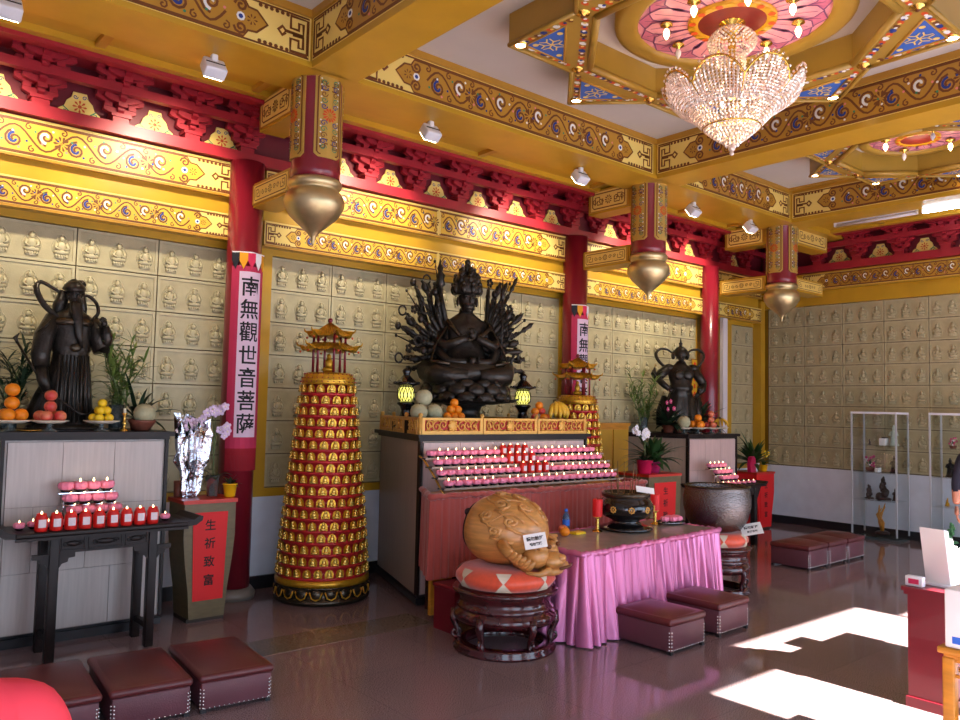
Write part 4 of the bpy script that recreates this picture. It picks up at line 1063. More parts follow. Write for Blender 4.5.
def silk_cushion(label, loc, r, h):
    t = thing('cushion', label, 'cushion', loc, group='red silk cushions with pale diamonds')
    c = MB(); c.lathe([(r * .6, 0), (r * .9, h * .08), (r, h * .4), (r * .99, h * .6), (r * .88, h * .9), (r * .6, h), (0, h * .95)], 'silk_red', n=48, caps=False)
    for k in range(7):
        a = 2 * pi * k / 7 + .35
        for g in range(6):
            z0, z1 = h * (.1 + .14 * g), h * (.1 + .14 * (g + 1)); w0 = .16 * abs(g - 3) / 3 + .01; w1 = .16 * abs(g - 2) / 3 + .01
            rr = lambda z: (r * 1.004) * (1 - .12 * max(0, (z / h - .55) / .4) ** 2 - .1 * max(0, (.4 - z / h) / .4) ** 2)
            c.add([(rr(z0) * cos(a - w0), rr(z0) * sin(a - w0), z0), (rr(z0) * cos(a + w0), rr(z0) * sin(a + w0), z0), (rr(z1) * cos(a + w1), rr(z1) * sin(a + w1), z1), (rr(z1) * cos(a - w1), rr(z1) * sin(a - w1), z1)], [(0, 1, 2, 3)], 'silk_white', True)
    c.build('pad', t)
drum_stand('dark rosewood drum stand under the big carved wooden fish', (4.04, 4.44, 0), .37, .45, .1)
silk_cushion('red silk cushion with pale diamonds under the carved wooden fish', (4.04, 4.44, .45), .37, .15)
drum_stand('dark rosewood scroll stand under the hammered bronze bowl', (6.97, 4.57, 0), .31, .45, .2)
silk_cushion('red silk cushion with pale diamonds under the hammered bronze bowl', (6.97, 4.57, .45), .3, .14)
t = thing('wooden_fish', 'big carved wooden fish drum with a dragon head, on a red cushion', 'wooden fish', (4.075, 4.44, .565), rz=rad(-68))
# local axes: +x runs toward the dragon handle (right front), slit on the -x side
c = MB(); nU, nV = 36, 22; vs = []; fs = []
for j in range(nV + 1):
    th = pi * j / nV
    for i in range(nU):
        a = 2 * pi * i / nU; x = -cos(th); rr = sin(th) ** .8
        y, z = .29 * rr * cos(a), .27 * rr * sin(a)
        z *= 1.0 if z > 0 else .9
        vs.append((.31 * x - .02, y * (1 - .15 * x), .27 + z * (1 - .12 * x)))
for j in range(nV):
    for i in range(nU): fs.append((j * nU + i, j * nU + (i + 1) % nU, (j + 1) * nU + (i + 1) % nU, (j + 1) * nU + i))
c.add(vs, fs, 'wood_fish', True); body = c
def onfish(a, x, lift=0):
    rr = max(0, 1 - x * x) ** .4; y, z = .29 * rr * cos(a), .27 * rr * sin(a); k = 1 + lift
    if z < 0: z *= .9
    return V((.31 * x * (1 + lift * .5) - .02, y * (1 - .15 * x) * k, .27 + z * (1 - .12 * x) * k))
body.build('drum_body', t)
c = MB()
for a0, x0, r, s in ((.9, .05, .2, 1), (1.5, .3, .18, -1), (2.2, .1, .2, 1), (2.7, .45, .16, -1), (.5, .5, .17, 1), (1.2, .62, .14, 1), (2.0, .6, .15, -1), (1.6, -.2, .16, 1), (2.6, -.15, .15, -1), (3.0, .1, .15, 1), (-.2, .35, .17, -1), (.2, .0, .16, 1)):
    c.tube([onfish(a0 + p[0] * .9, max(-.95, min(.95, x0 + p[1])), .012) for p in spiral((0, 0), r, 1.6, 0, s, 18)], .014, 'wood_fish', 7)
    c.tube([onfish(a0 + r * 1.1 + .05 * q, max(-.9, min(.92, x0 - .1 + .12 * q + .05 * sin(q * 2.0))), .01) for q in range(5)], .012, 'wood_fish', 6)
for a0 in (.7, 1.35, 2.0, 2.6): c.tube([onfish(a0 + .18 * sin(q * .8), -.35 + q * .13, .012) for q in range(9)], .009, 'wood_fish', 6)
c.build('carved_scrolls', t)
c = MB()
pts = [onfish(a, -.86 + .04 * sin(a), .006) for a in [-.9 + q * .15 for q in range(34)]]
c.tube(pts, .007, 'dark_gap', 6); c.sphere(onfish(2.3, -.84, .0), (.03, .03, .03), 'dark_gap', 10, 8); c.sphere(onfish(.8, -.84, 0), .03, 'dark_gap', 10, 8); c.build('sound_slit', t)
c = MB()
def dragon(P, c, d):
    for s in (-1, 1):
        c.sphere(P(.04, s * .06, .12), (.10, .10, .09), 'wood_fish', 12, 8); c.sphere(P(.08, s * .055, .17), .036, 'wood_fish', 10, 7)
        for q in range(6): c.tube([P(-.03 - .012 * q, s * (.08 + .022 * q), .05 + .03 * q), P(.03 - .012 * q, s * (.125 + .024 * q), .06 + .022 * q), P(.07 - .012 * q, s * (.135 + .028 * q), .10 + .018 * q)], [.045, .036, .01], 'wood_fish', 8)
        c.tube([P(.04 + p[0], s * .1, .17 + p[1]) for p in spiral((0, 0), .05, 1.4, 0, 1, 12)], .018, 'wood_fish', 6)
        c.tube([P(.1, s * .05, .04), P(.14, s * .1, .05), P(.1, s * .14, .03), P(.04, s * .17, .04)], [.03, .027, .02, .01], 'wood_fish', 6)
    c.sphere(P(.11, 0, .09), (.09, .11, .065), 'wood_fish', 12, 8); c.sphere(P(.16, 0, .11), (.035, .05, .03), 'wood_fish', 10, 7); c.sphere(P(.1, 0, .03), (.09, .12, .04), 'wood_fish', 12, 8)
    for s in (-1, 1): e = MB(); e.sphere(P(.115, s * .055, .185), .018, 'wood_fish_dark', 8, 6); e.build('eye', t)
    d.tube([P(.185, -.07, .062), P(.205, 0, .066), P(.185, .07, .062)], .011, 'wood_fish_dark', 6)
d = MB(); dragon(lambda x, y, z: V((.2 + x * 1.35, y * 1.5, z * 1.15 - .01)), c, d)
c.build('dragon_head', t); d.build('mouth', t)
def card(label, loc, M, W, H, lines, name='notice_card'):
    o0 = MB(); o0.cbox((0, 0, 0), (W, .004, H), 'paper_white')
    for body, sz, zz in lines: text_mb(o0, body, sz, V((0, -.002, zz)), UX, UZ, NY, 'ink', .002, .001)
    o = o0.build(name); o.matrix_world = Matrix.Translation(loc) @ M; return tag(o, label, 'card')
card('small white notice card leaning on the dragon head of the wooden fish', (4.0, 4.09, .82), Matrix.Rotation(rad(-38), 4, 'Z') @ Matrix.Rotation(rad(-10), 4, 'Y') @ Matrix.Rotation(rad(-22), 4, 'X'), .16, .105, (('請勿敲打', .03, .018), ('請勿觸摸', .022, -.022)))
t = BW = thing('bronze_bowl', 'large hammered bronze singing bowl on a red cushion', 'bowl', (6.97, 4.57, .585))
c = MB(); c.lathe([(0, .0), (.16, .005), (.24, .04), (.3, .14), (.33, .28), (.332, .38), (.32, .46), (.31, .5), (.318, .515), (.305, .52), (.298, .5), (.31, .4), (.3, .2), (.2, .06), (0, .04)], 'hammered', n=56, caps=False); c.build('bowl', t)
c = MB(); c.lathe([(.312, .5), (.326, .506), (.326, .518), (.31, .524), (.3, .515)], 'bronze_pale', n=56, caps=False); c.build('rim', t); BW.scale = (.98, .98, .86)
card('white card propped on the red cushion under the bronze bowl', (7.1, 4.27, .63), Matrix.Rotation(rad(-50), 4, 'Z') @ Matrix.Rotation(rad(-12), 4, 'Y') @ Matrix.Rotation(rad(-48), 4, 'X'), .2, .14, (('請勿敲打', .035, .02), ('多謝合作', .025, -.03)))
# ------------------------------------------------------------------ bronze statues
def head(mb, c, s, m, yaw=0, beard=False):
    """face toward -y; s = head height"""
    R = Matrix.Rotation(yaw, 4, 'Z'); T = Matrix.Translation(c) @ R
    def sp(p, r): mb.sphere(T @ V((p[0] * s, p[1] * s, p[2] * s)), tuple(q * s for q in r), m, 12, 8, R)
    sp((0, 0, .06), (.33, .38, .42)); sp((0, -.06, -.2), (.26, .3, .26)); sp((0, -.39, -.02), (.06, .09, .12))
    for k in (-1, 1):
        sp((k * .14, -.33, .06), (.075, .05, .04)); sp((k * .34, .02, -.04), (.05, .1, .17)); sp((k * .13, -.32, .13), (.1, .05, .03))
    sp((0, -.33, -.22), (.11, .05, .035)); sp((0, -.28, -.36), (.1, .09, .08))
def arm(mb, pts, radii, m): mb.tube(pts, radii, m, 10)
def fist(mb, c, s, m, d=V((0, -1, 0))):
    mb.sphere(c, (s * .9, s * .8, s), m, 8, 6)
    d = d.normalized(); q = d.orthogonal().normalized(); w = d.cross(q)
    for k in range(4): mb.tube([V(c) + q * s * (k - 1.5) * .45 + d * s * .3, V(c) + q * s * (k - 1.5) * .45 + d * s * (1.25 + .1 * (k in (1, 2))) + w * .2 * s, V(c) + q * s * (k - 1.5) * .45 + d * s * 1.35 + w * s * .7], [s * .25, s * .22, s * .16], m, 6)
    mb.tube([V(c) + q * s * .8, V(c) + q * s * 1.2 + d * s * .5, V(c) + q * s * .9 + d * s], [s * .28, s * .24, s * .18], m, 6)
B = 'bronze'
# --- bearded general
t = thing('bronze_general', 'dark bronze robed general with a long beard, halberd and looping scarf, on the left altar', 'statue', (1.61, 6.83, 1.5))
c = MB()
c.loft([(-.02, 0, .0, .3, .21, .05, 7), (-.02, 0, .03, .3, .21, .05, 7), (-.03, 0, .035, .26, .17, 0, 0), (-.02, 0, .05, .235, .16, .10, 9), (-.03, 0, .2, .22, .15, .11, 9, .3), (-.01, 0, .38, .185, .135, .1, 9, .6), (.0, 0, .52, .16, .12, .07, 8, .8), (.0, 0, .62, .148, .115, .03, 8, .8), (.0, 0, .645, .165, .13, 0, 0), (.0, 0, .675, .16, .125, 0, 0), (.0, 0, .7, .155, .12, .03, 7, 1), (0, 0, .82, .175, .125, .04, 6, 1), (0, 0, .92, .165, .11, .03, 5), (0, .01, .965, .1, .08, 0, 0), (0, .01, .99, .055, .055, 0, 0), (0, .0, 1.03, .05, .05, 0, 0)], B, 40)
head(c, (0, -.01, 1.09), .17, B, rad(10))
# sleeves, arms
arm(c, [(-.15, 0, .9), (-.23, -.02, .74), (-.255, -.04, .6), (-.25, -.06, .5)], [.075, .085, .08, .07], B)
arm(c, [(-.25, -.06, .5), (-.235, -.09, .4), (-.2, -.11, .31)], [.055, .05, .042], B); fist(c, V((-.19, -.115, .28)), .038, B, V((.3, -.4, -.8)))
arm(c, [(.15, 0, .9), (.21, -.02, .76), (.25, -.06, .66)], [.075, .085, .085], B)
arm(c, [(.25, -.06, .66), (.27, -.11, .76), (.24, -.14, .85)], [.065, .05, .036], B); fist(c, V((.23, -.145, .875)), .034, B, V((-.4, -.3, .8)))
# flowing back hem at the left
c.loft([(-.2, .03, .05, .16, .1, .1, 5), (-.17, .04, .25, .11, .08, .1, 5), (-.12, .03, .45, .07, .06, 0, 0)], B, 20)
c.loft([(0, -.005, .84, .18, .135), (0, -.01, .87, .19, .14), (0, -.005, .9, .175, .13)], 'bronze_pale', 24)
for k in range(9): c.tube([(-.12 + .03 * k, -.13 + .004 * abs(k - 4), .6), (-.13 + .032 * k, -.155 + .004 * abs(k - 4), .35), (-.15 + .036 * k, -.17 + .006 * abs(k - 4), .06)], [.008, .012, .014], B, 6)
c.sphere((0, -.14, .66), (.05, .025, .035), 'bronze_pale', 12, 8)
for s in (-1, 1):
    for k in range(4): c.tube([(s * .17, -.06, .9 - .05 * k), (s * (.24 + .012 * k), -.1, .82 - .06 * k), (s * .29, -.06, .78 - .06 * k)], .008, B, 5)
c.build('figure', t)
c = MB(); c.loft([(0, -.03, 1.12, .075, .075), (0, .0, 1.15, .1, .1), (0, .0, 1.18, .085, .09), (0, .02, 1.215, .05, .06), (0, .02, 1.235, .02, .025)], B, 20)
c.sphere((.06, .03, 1.2), (.05, .04, .035), B, 10, 6); c.tube([(-.06, .05, 1.13), (-.1, .07, 1.0), (-.13, .07, .86)], [.05, .06, .03], B, 8); c.tube([(.06, .05, 1.13), (.09, .08, 1.0), (.1, .09, .9)], [.045, .05, .03], B, 8); c.build('head_cloth', t)
c = MB(); c.loft([(.0, -.085, 1.04, .05, .03, .1, 5), (.0, -.115, .98, .052, .026, .16, 9), (.015, -.14, .85, .042, .02, .2, 9), (.03, -.145, .74, .026, .014, .2, 7), (.06, -.13, .66, .008, .008, 0, 0)], B, 20); c.build('beard', t)
for s, pts in ((-1, [(-.07, .05, 1.1), (-.16, .07, 1.15), (-.25, .08, 1.19), (-.295, .06, 1.16), (-.29, .03, 1.09), (-.24, .0, 1.0), (-.17, -.04, .93), (-.12, -.06, .9)]), (1, [(.07, .05, 1.1), (.14, .06, 1.11), (.21, .05, 1.05), (.22, .03, .97), (.18, .02, .91), (.2, 0, .84), (.21, -.02, .78)])):
    c = MB(); pts, rr = smooth(pts, [.018, .024, .027, .028, .028, .026, .022, .014][:len(pts)]); c.tube(pts, rr, B, 8, flat=(1.0, .6)); c.build('scarf_loop', t)
c = MB(); c.tube([(-.43, .0, .68), (-.2, -.13, .3), (.05, -.2, .13), (.22, -.22, .12)], [.011] * 4, B, 8)
c.prism([(0, 0), (.05, .05), (.1, .06), (.16, .03), (.23, .045), (.2, 0), (.14, -.04), (.06, -.035)], -.008, .008, B, (.1, -.21, .11), (1, 0, .15), (-.1, 0, 1), (0, -1, 0))
c.tube([(-.43, .0, .68), (-.45, .01, .72), (-.42, .01, .76)], [.012, .02, .004], B, 6); c.build('halberd', t)
c = MB(); c.rbox((0, -.02, -.0), (.62, .46, .02), .006, 'ebony'); c.build('plinth', t)
for ch in t.children: ch.location.z += .012
t.scale = (.86, .9, .955); t.location.x = 1.585
# --- guardian with ribbon loops
t = thing('bronze_guardian', 'bronze helmeted guardian with two ribbon loops, standing on the right altar', 'statue', (9.38, 6.74, 1.46), rz=rad(-36))
c = MB()
c.loft([(0, 0, .0, .27, .2, .04, 8), (0, 0, .04, .27, .2, .04, 8), (0, 0, .045, .24, .16, .1, 6), (-.02, 0, .12, .27, .18, .1, 9, .4), (-.02, 0, .3, .235, .16, .1, 9, .9), (0, 0, .48, .185, .135, .06, 9, 1), (0, 0, .58, .15, .115, 0, 0), (0, 0, .6, .175, .135, 0, 0), (0, 0, .65, .17, .13, 0, 0), (0, 0, .67, .145, .11, 0, 0), (0, -.01, .8, .185, .13, .03, 4), (0, 0, .9, .18, .115, 0, 0), (0, .01, .95, .09, .08, 0, 0), (0, 0, 1.0, .055, .055, 0, 0)], B, 36)
for s in (-1, 1):
    c.sphere((s * .06, -.12, .8), (.075, .035, .07), B, 12, 8); c.sphere((s * .17, 0, .9), (.085, .075, .06), B, 10, 7)
head(c, (0, -.01, 1.06), .17, B)
arm(c, [(-.17, 0, .9), (-.28, -.02, .82), (-.35, -.05, .75)], [.065, .07, .06], B); arm(c, [(-.35, -.05, .75), (-.27, -.1, .66), (-.2, -.12, .6)], [.05, .045, .035], B); fist(c, V((-.18, -.125, .585)), .034, B, V((.8, -.3, -.4)))
c.tube([(-.35, -.05, .75), (-.4, -.03, .82), (-.38, -.02, .9)], [.05, .04, .012], B, 8)
arm(c, [(.17, 0, .9), (.25, -.02, .78), (.3, -.06, .68)], [.065, .065, .06], B); arm(c, [(.3, -.06, .68), (.27, -.13, .6), (.2, -.16, .55)], [.05, .042, .034], B); fist(c, V((.18, -.165, .53)), .034, B, V((-.4, -.3, -.8)))
c.build('figure', t)
c = MB(); c.lathe([(.105, 1.07), (.11, 1.1), (.095, 1.15), (.06, 1.19), (.025, 1.205), (.02, 1.23), (.03, 1.245), (.014, 1.265), (.006, 1.31), (0, 1.33)], B, (0, .01, 0), 20, caps=False)
for s in (-1, 1): c.sphere((s * .1, .03, 1.08), (.03, .06, .06), B, 8, 6)
c.build('helmet', t)
for s in (-1, 1):
    c = MB(); pts, rr = smooth([(s * .09, .05, 1.1), (s * .17, .06, 1.16), (s * .27, .06, 1.17), (s * .34, .05, 1.11), (s * .33, .03, 1.03), (s * .27, .01, .95), (s * .2, -.02, .9)], [.018, .026, .03, .032, .03, .026, .016]); c.tube(pts, rr, B, 8, flat=(1, .6)); c.build('ribbon_loop', t)
c = MB(); c.tube([(.2, -.18, .56), (.18, -.2, .3), (.16, -.2, .05)], [.016, .014, .018], B, 8); c.sphere((.205, -.18, .6), .03, B, 8, 6); c.build('club', t)
for s in (-1, 1): c = MB(); c.tube([(s * .2, .06, .5), (s * .27, .06, .3), (s * .28, .05, .1)], [.05, .058, .05], B, 8); c.build('trailing_sash', t)
# --- many armed seated statue
t = thing('many_armed_statue', 'large dark bronze statue with a fan of many arms, on the middle altar', 'statue', (5.25, 6.45, 1.5), rz=rad(-24))
c = MB(); c.lathe([(.34, 0), (.35, .05), (.3, .08), (.2, .12), (.16, .2), (.18, .26), (.28, .3)], B, n=36, caps=True); c.build('pedestal', t)
c = MB()
c.lathe([(.3, .28), (.5, .31), (.52, .34), (.4, .36), (.4, .5), (.36, .56), (0, .57)], B, n=40, caps=False)
for row, (r, z, n, s) in enumerate(((.47, .37, 14, (.1, .05, .07)), (.45, .46, 14, (.1, .05, .085)), (.42, .53, 14, (.085, .045, .06)))):
    for k in range(n):
        a = 2 * pi * (k + .5 * (row % 2)) / n; M = Matrix.Rotation(a + pi / 2, 4, 'Z') @ Matrix.Rotation(rad(-18), 4, 'X')
        c.sphere((r * cos(a), r * sin(a), z), s, B, 10, 7, M)
for k in range(12):
    a = 2 * pi * k / 12; c.tube([(.45 * cos(a), .45 * sin(a), .33), (.55 * cos(a), .55 * sin(a), .33), (.62 * cos(a), .62 * sin(a), .37)], [.06, .05, .008], B, 8, flat=(1, .35))
c.build('lotus_base', t)
c = MB()
c.loft([(0, .0, .55, .36, .25, .03, 6), (0, -.03, .62, .38, .28, .03, 6), (0, -.02, .7, .33, .25, .04, 8), (0, .02, .76, .2, .16, .03, 7), (0, .03, .86, .165, .13, 0, 0), (0, .02, .98, .19, .135, 0, 0), (0, .02, 1.07, .2, .12, 0, 0), (0, .03, 1.12, .12, .09, 0, 0), (0, .02, 1.16, .065, .065, 0, 0), (0, .01, 1.2, .06, .06, 0, 0)], B, 36)
for s in (-1, 1):
    arm(c, [(s * .12, .0, .66), (s * .36, -.1, .64), (s * .3, -.22, .61), (s * .05, -.27, .6)], [.1, .1, .085, .06], B)
    arm(c, [(s * .19, .02, 1.05), (s * .26, -.04, .9), (s * .2, -.15, .86), (s * .04, -.2, .93)], [.06, .055, .045, .032], B)
    arm(c, [(s * .2, .03, 1.04), (s * .27, -.02, .84), (s * .18, -.16, .72), (s * .05, -.22, .72)], [.055, .05, .042, .03], B)
fist(c, V((0, -.215, .95)), .04, B, V((0, -.2, 1))); fist(c, V((0, -.23, .73)), .04, B, V((1, -.2, 0)))
head(c, (0, -.02, 1.265), .25, B); c.build('figure', t)
c = MB(); c.tube([(-.2, -.1, 1.08), (-.05, -.15, .9), (.1, -.14, .95), (.21, -.08, 1.04)], [.02] * 4, 'bronze_pale', 8)
for s in (-1, 1): c.tube([(s * .17, -.09, 1.07), (s * .3, -.1, .85), (s * .34, -.14, .72), (s * .2, -.24, .7)], [.018, .02, .02, .015], 'bronze_pale', 8, flat=(1, .5))
c.build('sash', t)
c = MB(); c.lathe([(.115, 1.31), (.13, 1.35), (.115, 1.4), (.12, 1.44), (.1, 1.48)], B, n=24)
for z, r, n, s in ((1.36, .115, 9, .045), (1.44, .1, 8, .04), (1.5, .06, 5, .04)):
    for k in range(n):
        a = 2 * pi * k / n; c.sphere((r * cos(a), r * sin(a), z), (s * .7, s * .7, s), B, 8, 6); c.sphere((r * cos(a) * 1.05, r * sin(a) * 1.05, z + s), s * .5, B, 6, 5)
c.sphere((0, 0, 1.55), (.035, .035, .05), B, 10, 7); c.sphere((0, 0, 1.605), .028, B, 8, 6); c.build('tiered_crown', t)
rnd = random.Random(4)
def item(mb, kind, p, d):
    d = d.normalized(); p = V(p)
    if kind == 0: mb.sphere(p + d * .05, .045, B, 10, 7)
    elif kind == 1: mb.tube([p - d * .06, p + d * .06, p + d * .1, p + d * .14, p + d * .2, p + d * .26], [.012, .014, .035, .02, .03, .004], B, 8)
    elif kind == 2: mb.tube([p + V((q[0], 0, q[1])) + d * .06 for q in [(.05 * cos(a * .6), .05 * sin(a * .6)) for a in range(11)]], .012, B, 6)
    elif kind == 3: mb.tube([p - d * .02, p + d * .03, p + d * .07, p + d * .1, p + d * .13], [.02, .04, .045, .02, .028], B, 10)
    elif kind == 4: mb.tube([p - d * .08, p + d * .2], [.012, .004], B, 6); mb.sphere(p + d * .2, .02, B, 6, 5)
    elif kind == 5: 
        for k in range(5): mb.sphere(p + d * .06 + V((.03 * cos(k * 1.26), .0, .03 * sin(k * 1.26))), .022, B, 6, 5)
for s in (-1, 1):
    for lay in range(3):
        for k in range(9 - lay):
            el = rad(-35 + 118 * (k + .35 * lay) / 9); L = [.62, .5, .4][lay] * (1 + .12 * sin(k * 2.3)); yo = [.1, .02, -.06][lay]
            if s > 0: L *= .9
            S0 = V((s * .16, .05 + yo * .4, 1.02)); d = V((s * cos(el), 0, sin(el)))
            E0 = S0 + V((s * cos(el - .45), 0, sin(el - .45))) * L * .5 + V((0, yo, 0)); H0 = S0 + d * L + V((0, yo - .06, 0))
            c = MB(); c.tube([S0, S0.lerp(E0, .5) + V((0, 0, -.01)), E0, E0.lerp(H0, .5), H0], [.045, .042, .036, .032, .024], B, 8)
            c.sphere(E0.lerp(H0, .8), .036, B, 8, 6); fist(c, H0, .028, B, (d + V((0, -.2, 0))))
            c.build('arm', t)
            c = MB(); item(c, (k * 2 + lay * 3 + (s > 0)) % 6, H0 + d * .03, d + V((0, 0, .5))); c.build('held_emblem', t)
# raised hands with a jewelled sceptre (viewer's left) and spear (viewer's right)
c = MB(); c.tube([(-.12, .03, 1.06), (-.28, .0, 1.12), (-.34, -.03, 1.3), (-.37, -.03, 1.44)], [.05, .045, .038, .028], B, 10); fist(c, V((-.37, -.03, 1.47)), .035, B, V((0, 0, 1))); c.build('raised_arm', t)
c = MB(); c.tube([(-.37, -.04, 1.4), (-.375, -.04, 1.5), (-.38, -.04, 1.52), (-.38, -.04, 1.58), (-.38, -.04, 1.62), (-.385, -.04, 1.66), (-.385, -.04, 1.70), (-.39, -.04, 1.74), (-.39, -.04, 1.8)], [.02, .03, .07, .05, .065, .03, .045, .02, .004], B, 10); c.build('jewelled_sceptre', t)
c = MB(); c.tube([(.16, .02, 1.05), (.36, -.04, .9), (.45, -.1, .84)], [.05, .04, .03], B, 10); fist(c, V((.46, -.11, .83)), .034, B, V((.2, -1, .2))); c.build('raised_arm', t)
c = MB(); c.tube([(.45, -.14, .62), (.45, -.14, 1.5)], .011, B, 8); c.tube([(.45, -.14, 1.38), (.45, -.14, 1.42), (.45, -.14, 1.48), (.45, -.14, 1.53), (.45, -.14, 1.64)], [.012, .03, .024, .012, .002], B, 8); c.tube([(.45, -.14, 1.46), (.49, -.14, 1.5), (.48, -.14, 1.56)], [.01, .012, .003], B, 6); c.build('spear', t)
c = MB(); c.tube([(.6, -.08, .66), (.62, -.08, .78), (.67, -.08, .86), (.71, -.08, .84), (.71, -.08, .76)], [.016, .018, .022, .022, .01], B, 8); c.build('hooked_blade', t)
for o in t.children:
    if o.name.startswith('pedestal'): continue
    if o.name.startswith('lotus_base'): o.scale = (.95, .95, .82); o.location.z = .05; continue
    if o.name.split('.')[0] in ('arm', 'held_emblem', 'raised_arm', 'jewelled_sceptre', 'spear', 'hooked_blade'): o.scale = (.78, .9, 1.0); o.location.z = -.02; continue
    k = 1.2 if o.name.split('.')[0] in ('figure', 'tiered_crown', 'sash') else 1.04
    o.scale = (k, k, k); o.location.z = (.5 - .55 * k) if k > 1.1 else -.06
# ------------------------------------------------------------------ candles
def lotus_candle():
    t = bpy.data.objects.new('lotus_candle', None); COL.objects.link(t); t.empty_display_size = .05
    c = MB(); c.lathe([(.02, 0), (.028, .004), (.034, .014), (.032, .02), (.0, .018)], 'black_gloss', n=14, caps=False); c.lathe([(.008, -.0), (.008, .004)], 'chrome', n=8); c.build('dish', t)
    c = MB(); c.lathe([(.03, .016), (.041, .026), (.043, .044), (.034, .062), (.0, .062)], 'candle_pink', n=14, caps=False)
    for k in range(8): c.sphere((.033 * cos(k * pi / 4), .033 * sin(k * pi / 4), .041), (.015, .015, .022), 'candle_pink', 6, 4)
    wx = c.build('lotus_wax', t)
    c = MB(); c.lathe([(.0, .061), (.0055, .066), (.006, .072), (.003, .08), (0, .085)], 'flame', n=8, caps=False); c.build('flame', wx)
    return t
def jar_candle():
    t = bpy.data.objects.new('jar_candle', None); COL.objects.link(t); t.empty_display_size = .05
    c = MB(); c.lathe([(.03, 0), (.034, .01), (.034, .075), (.028, .088), (.026, .1), (.022, .1), (.022, .085), (0, .085)], 'candle_red', n=16); wx = c.build('jar', t)
    c = MB(); pts = [(.0348 * sin(a), -.0348 * cos(a)) for a in [-.6 + .15 * k for k in range(9)]]
    c.add([(x, y, z) for x, y in pts for z in (.025, .07)], [(2 * k, 2 * k + 2, 2 * k + 3, 2 * k + 1) for k in range(8)], 'label_white', True); c.build('paper_label', wx)
    c = MB(); c.lathe([(.0, .09), (.005, .096), (.006, .102), (.003, .11), (0, .115)], 'flame', n=8, caps=False); c.build('flame', wx)
    return t
LC, JC = lotus_candle(), jar_candle(); used = {}
def candle(proto, loc, label, cat, group, lit=True, rz=0, sc=None):
    o = dup(proto, loc, rz, label, group, sc)
    o['category'] = cat
    if not lit:
        for ch in list(o.children_recursive):
            if ch.name.startswith('flame'): bpy.data.objects.remove(ch)
    return o
RN = ['top', 'second', 'third', 'lowest']
ROWS = [(9, 4, 10, 4.21, 6.27), (9, 4, 10, 4.22, 6.28), (10, 4, 9, 4.19, 6.3), (22, 0, 0, 4.2, 6.3)]
for r, ((y, z), (a, b, d, x0, x1)) in enumerate(zip(RZ, ROWS)):
    n = a + b + d; nl = nr = nj = 0
    for k in range(n):
        x = x0 + (x1 - x0) * k / (n - 1); p = (x, y, z)
        if k < a: candle(LC, p, 'pink lotus candle, %s from the left on the %s shelf of the stepped rack' % (ORD[k], RN[r]), 'candle', 'pink lotus candles on the stepped rack', lit=(k * 7 + r) % 9 != 0, sc=.98)
        elif k < a + b: candle(JC, p, 'red jar candle, %s from the left among the red jars on the %s shelf' % (ORD[k - a], RN[r]), 'candle', 'red jar candles on the stepped rack')
        else: candle(LC, p, 'pink lotus candle, %s from the right on the %s shelf of the stepped rack' % (ORD[n - 1 - k], RN[r]), 'candle', 'pink lotus candles on the stepped rack', lit=(k * 5 + r) % 11 != 0, sc=.98)
# left table: little tiered holder with lotus candles, red jars in front
t = thing('candle_holder', 'small tiered metal candle holder standing on the carved black table', 'rack', (1.63, 6.25, .868))
for j, (dx, z) in enumerate(((-.03, .218), (0., .133), (.03, .048))):
    c = MB(); c.box(-.19 + dx, .19 + dx, -.035, .035, z - .006, z, 'chrome'); c.build('shelf', t)
for x in (-.17, .17):
    c = MB(); c.tube([(x, .03, 0), (x, .03, .21)], .006, 'chrome', 6); c.build('post', t)
for j, (dx, z) in enumerate(((-.03, .218), (0., .133), (.03, .048))):
    for k in range(4): candle(LC, (1.63 + dx - .135 + .09 * k, 6.25, .868 + z), 'pink lotus candle, %s from the left in the %s row of the small tiered holder' % (ORD[k], ('top', 'middle', 'bottom')[j]), 'candle', 'pink lotus candles on the small tiered holder', lit=not (j == 0 and k == 0), sc=1.18)
for k in range(9):
    x = 1.255 + .72 * k / 8
    candle(JC, (x, 5.955, .868), 'red jar candle, %s from the left in the front row on the carved black table' % ORD[k], 'candle', 'red jar candles on the carved black table', sc=1.18)
for k, (x, y) in enumerate(((1.15, 6.08), (1.24, 6.12), (1.33, 6.17), (1.32, 6.06), (1.41, 6.1), (1.86, 6.06), (1.93, 6.12), (1.98, 6.06), (2.03, 6.14), (2.1, 6.06))):
    candle(LC, (x, y, .868), 'low pink lotus candle on the black table behind the red jars, %s from the left' % ORD[k], 'candle', 'low lotus candles on the carved black table', sc=.8)
# right: tall dark candle table with tiers seen behind the bronze bowl
t = thing('altar_table', 'dark carved altar table before the guardian altar, behind the bronze bowl', 'table', (9.35, 6.0, 0))
c = MB(); c.rbox((0, 0, .79), (1.3, .4, .035), .01, 'ebony'); c.build('top', t)
for x in (-.45, .45):
    for y in (-.14, .14): c = MB(); c.rbox((x, y, .387), (.07, .07, .775), .006, 'ebony'); c.build('leg', t)
for y in (-.15, .15): c = MB(); c.box(-.42, .42, y - .012, y + .012, .67, .775, 'ebony'); c.build('carved_apron', t)
for s in (-1, 1):
    c = MB(); c.prism([(.64 * s, .772), (.64 * s, .808), (.7 * s, .84), (.73 * s, .83), (.69 * s, .79)][::s], -.19, .19, 'ebony', (0, 0, 0), (1, 0, 0), (0, 0, 1), (0, -1, 0)); c.build('scrolled_end', t)
    c = MB(); c.prism([(.47 * s, .77), (.6 * s, .77), (.5 * s, .6), (.48 * s, .45)][::s], -.02, .02, 'ebony', (0, -.14, 0), (1, 0, 0), (0, 0, 1), (0, -1, 0)); c.build('corner_bracket', t)
t = thing('candle_holder', 'small tiered candle holder on the far dark table before the guardian altar', 'rack', (9.32, 6.02, .808))
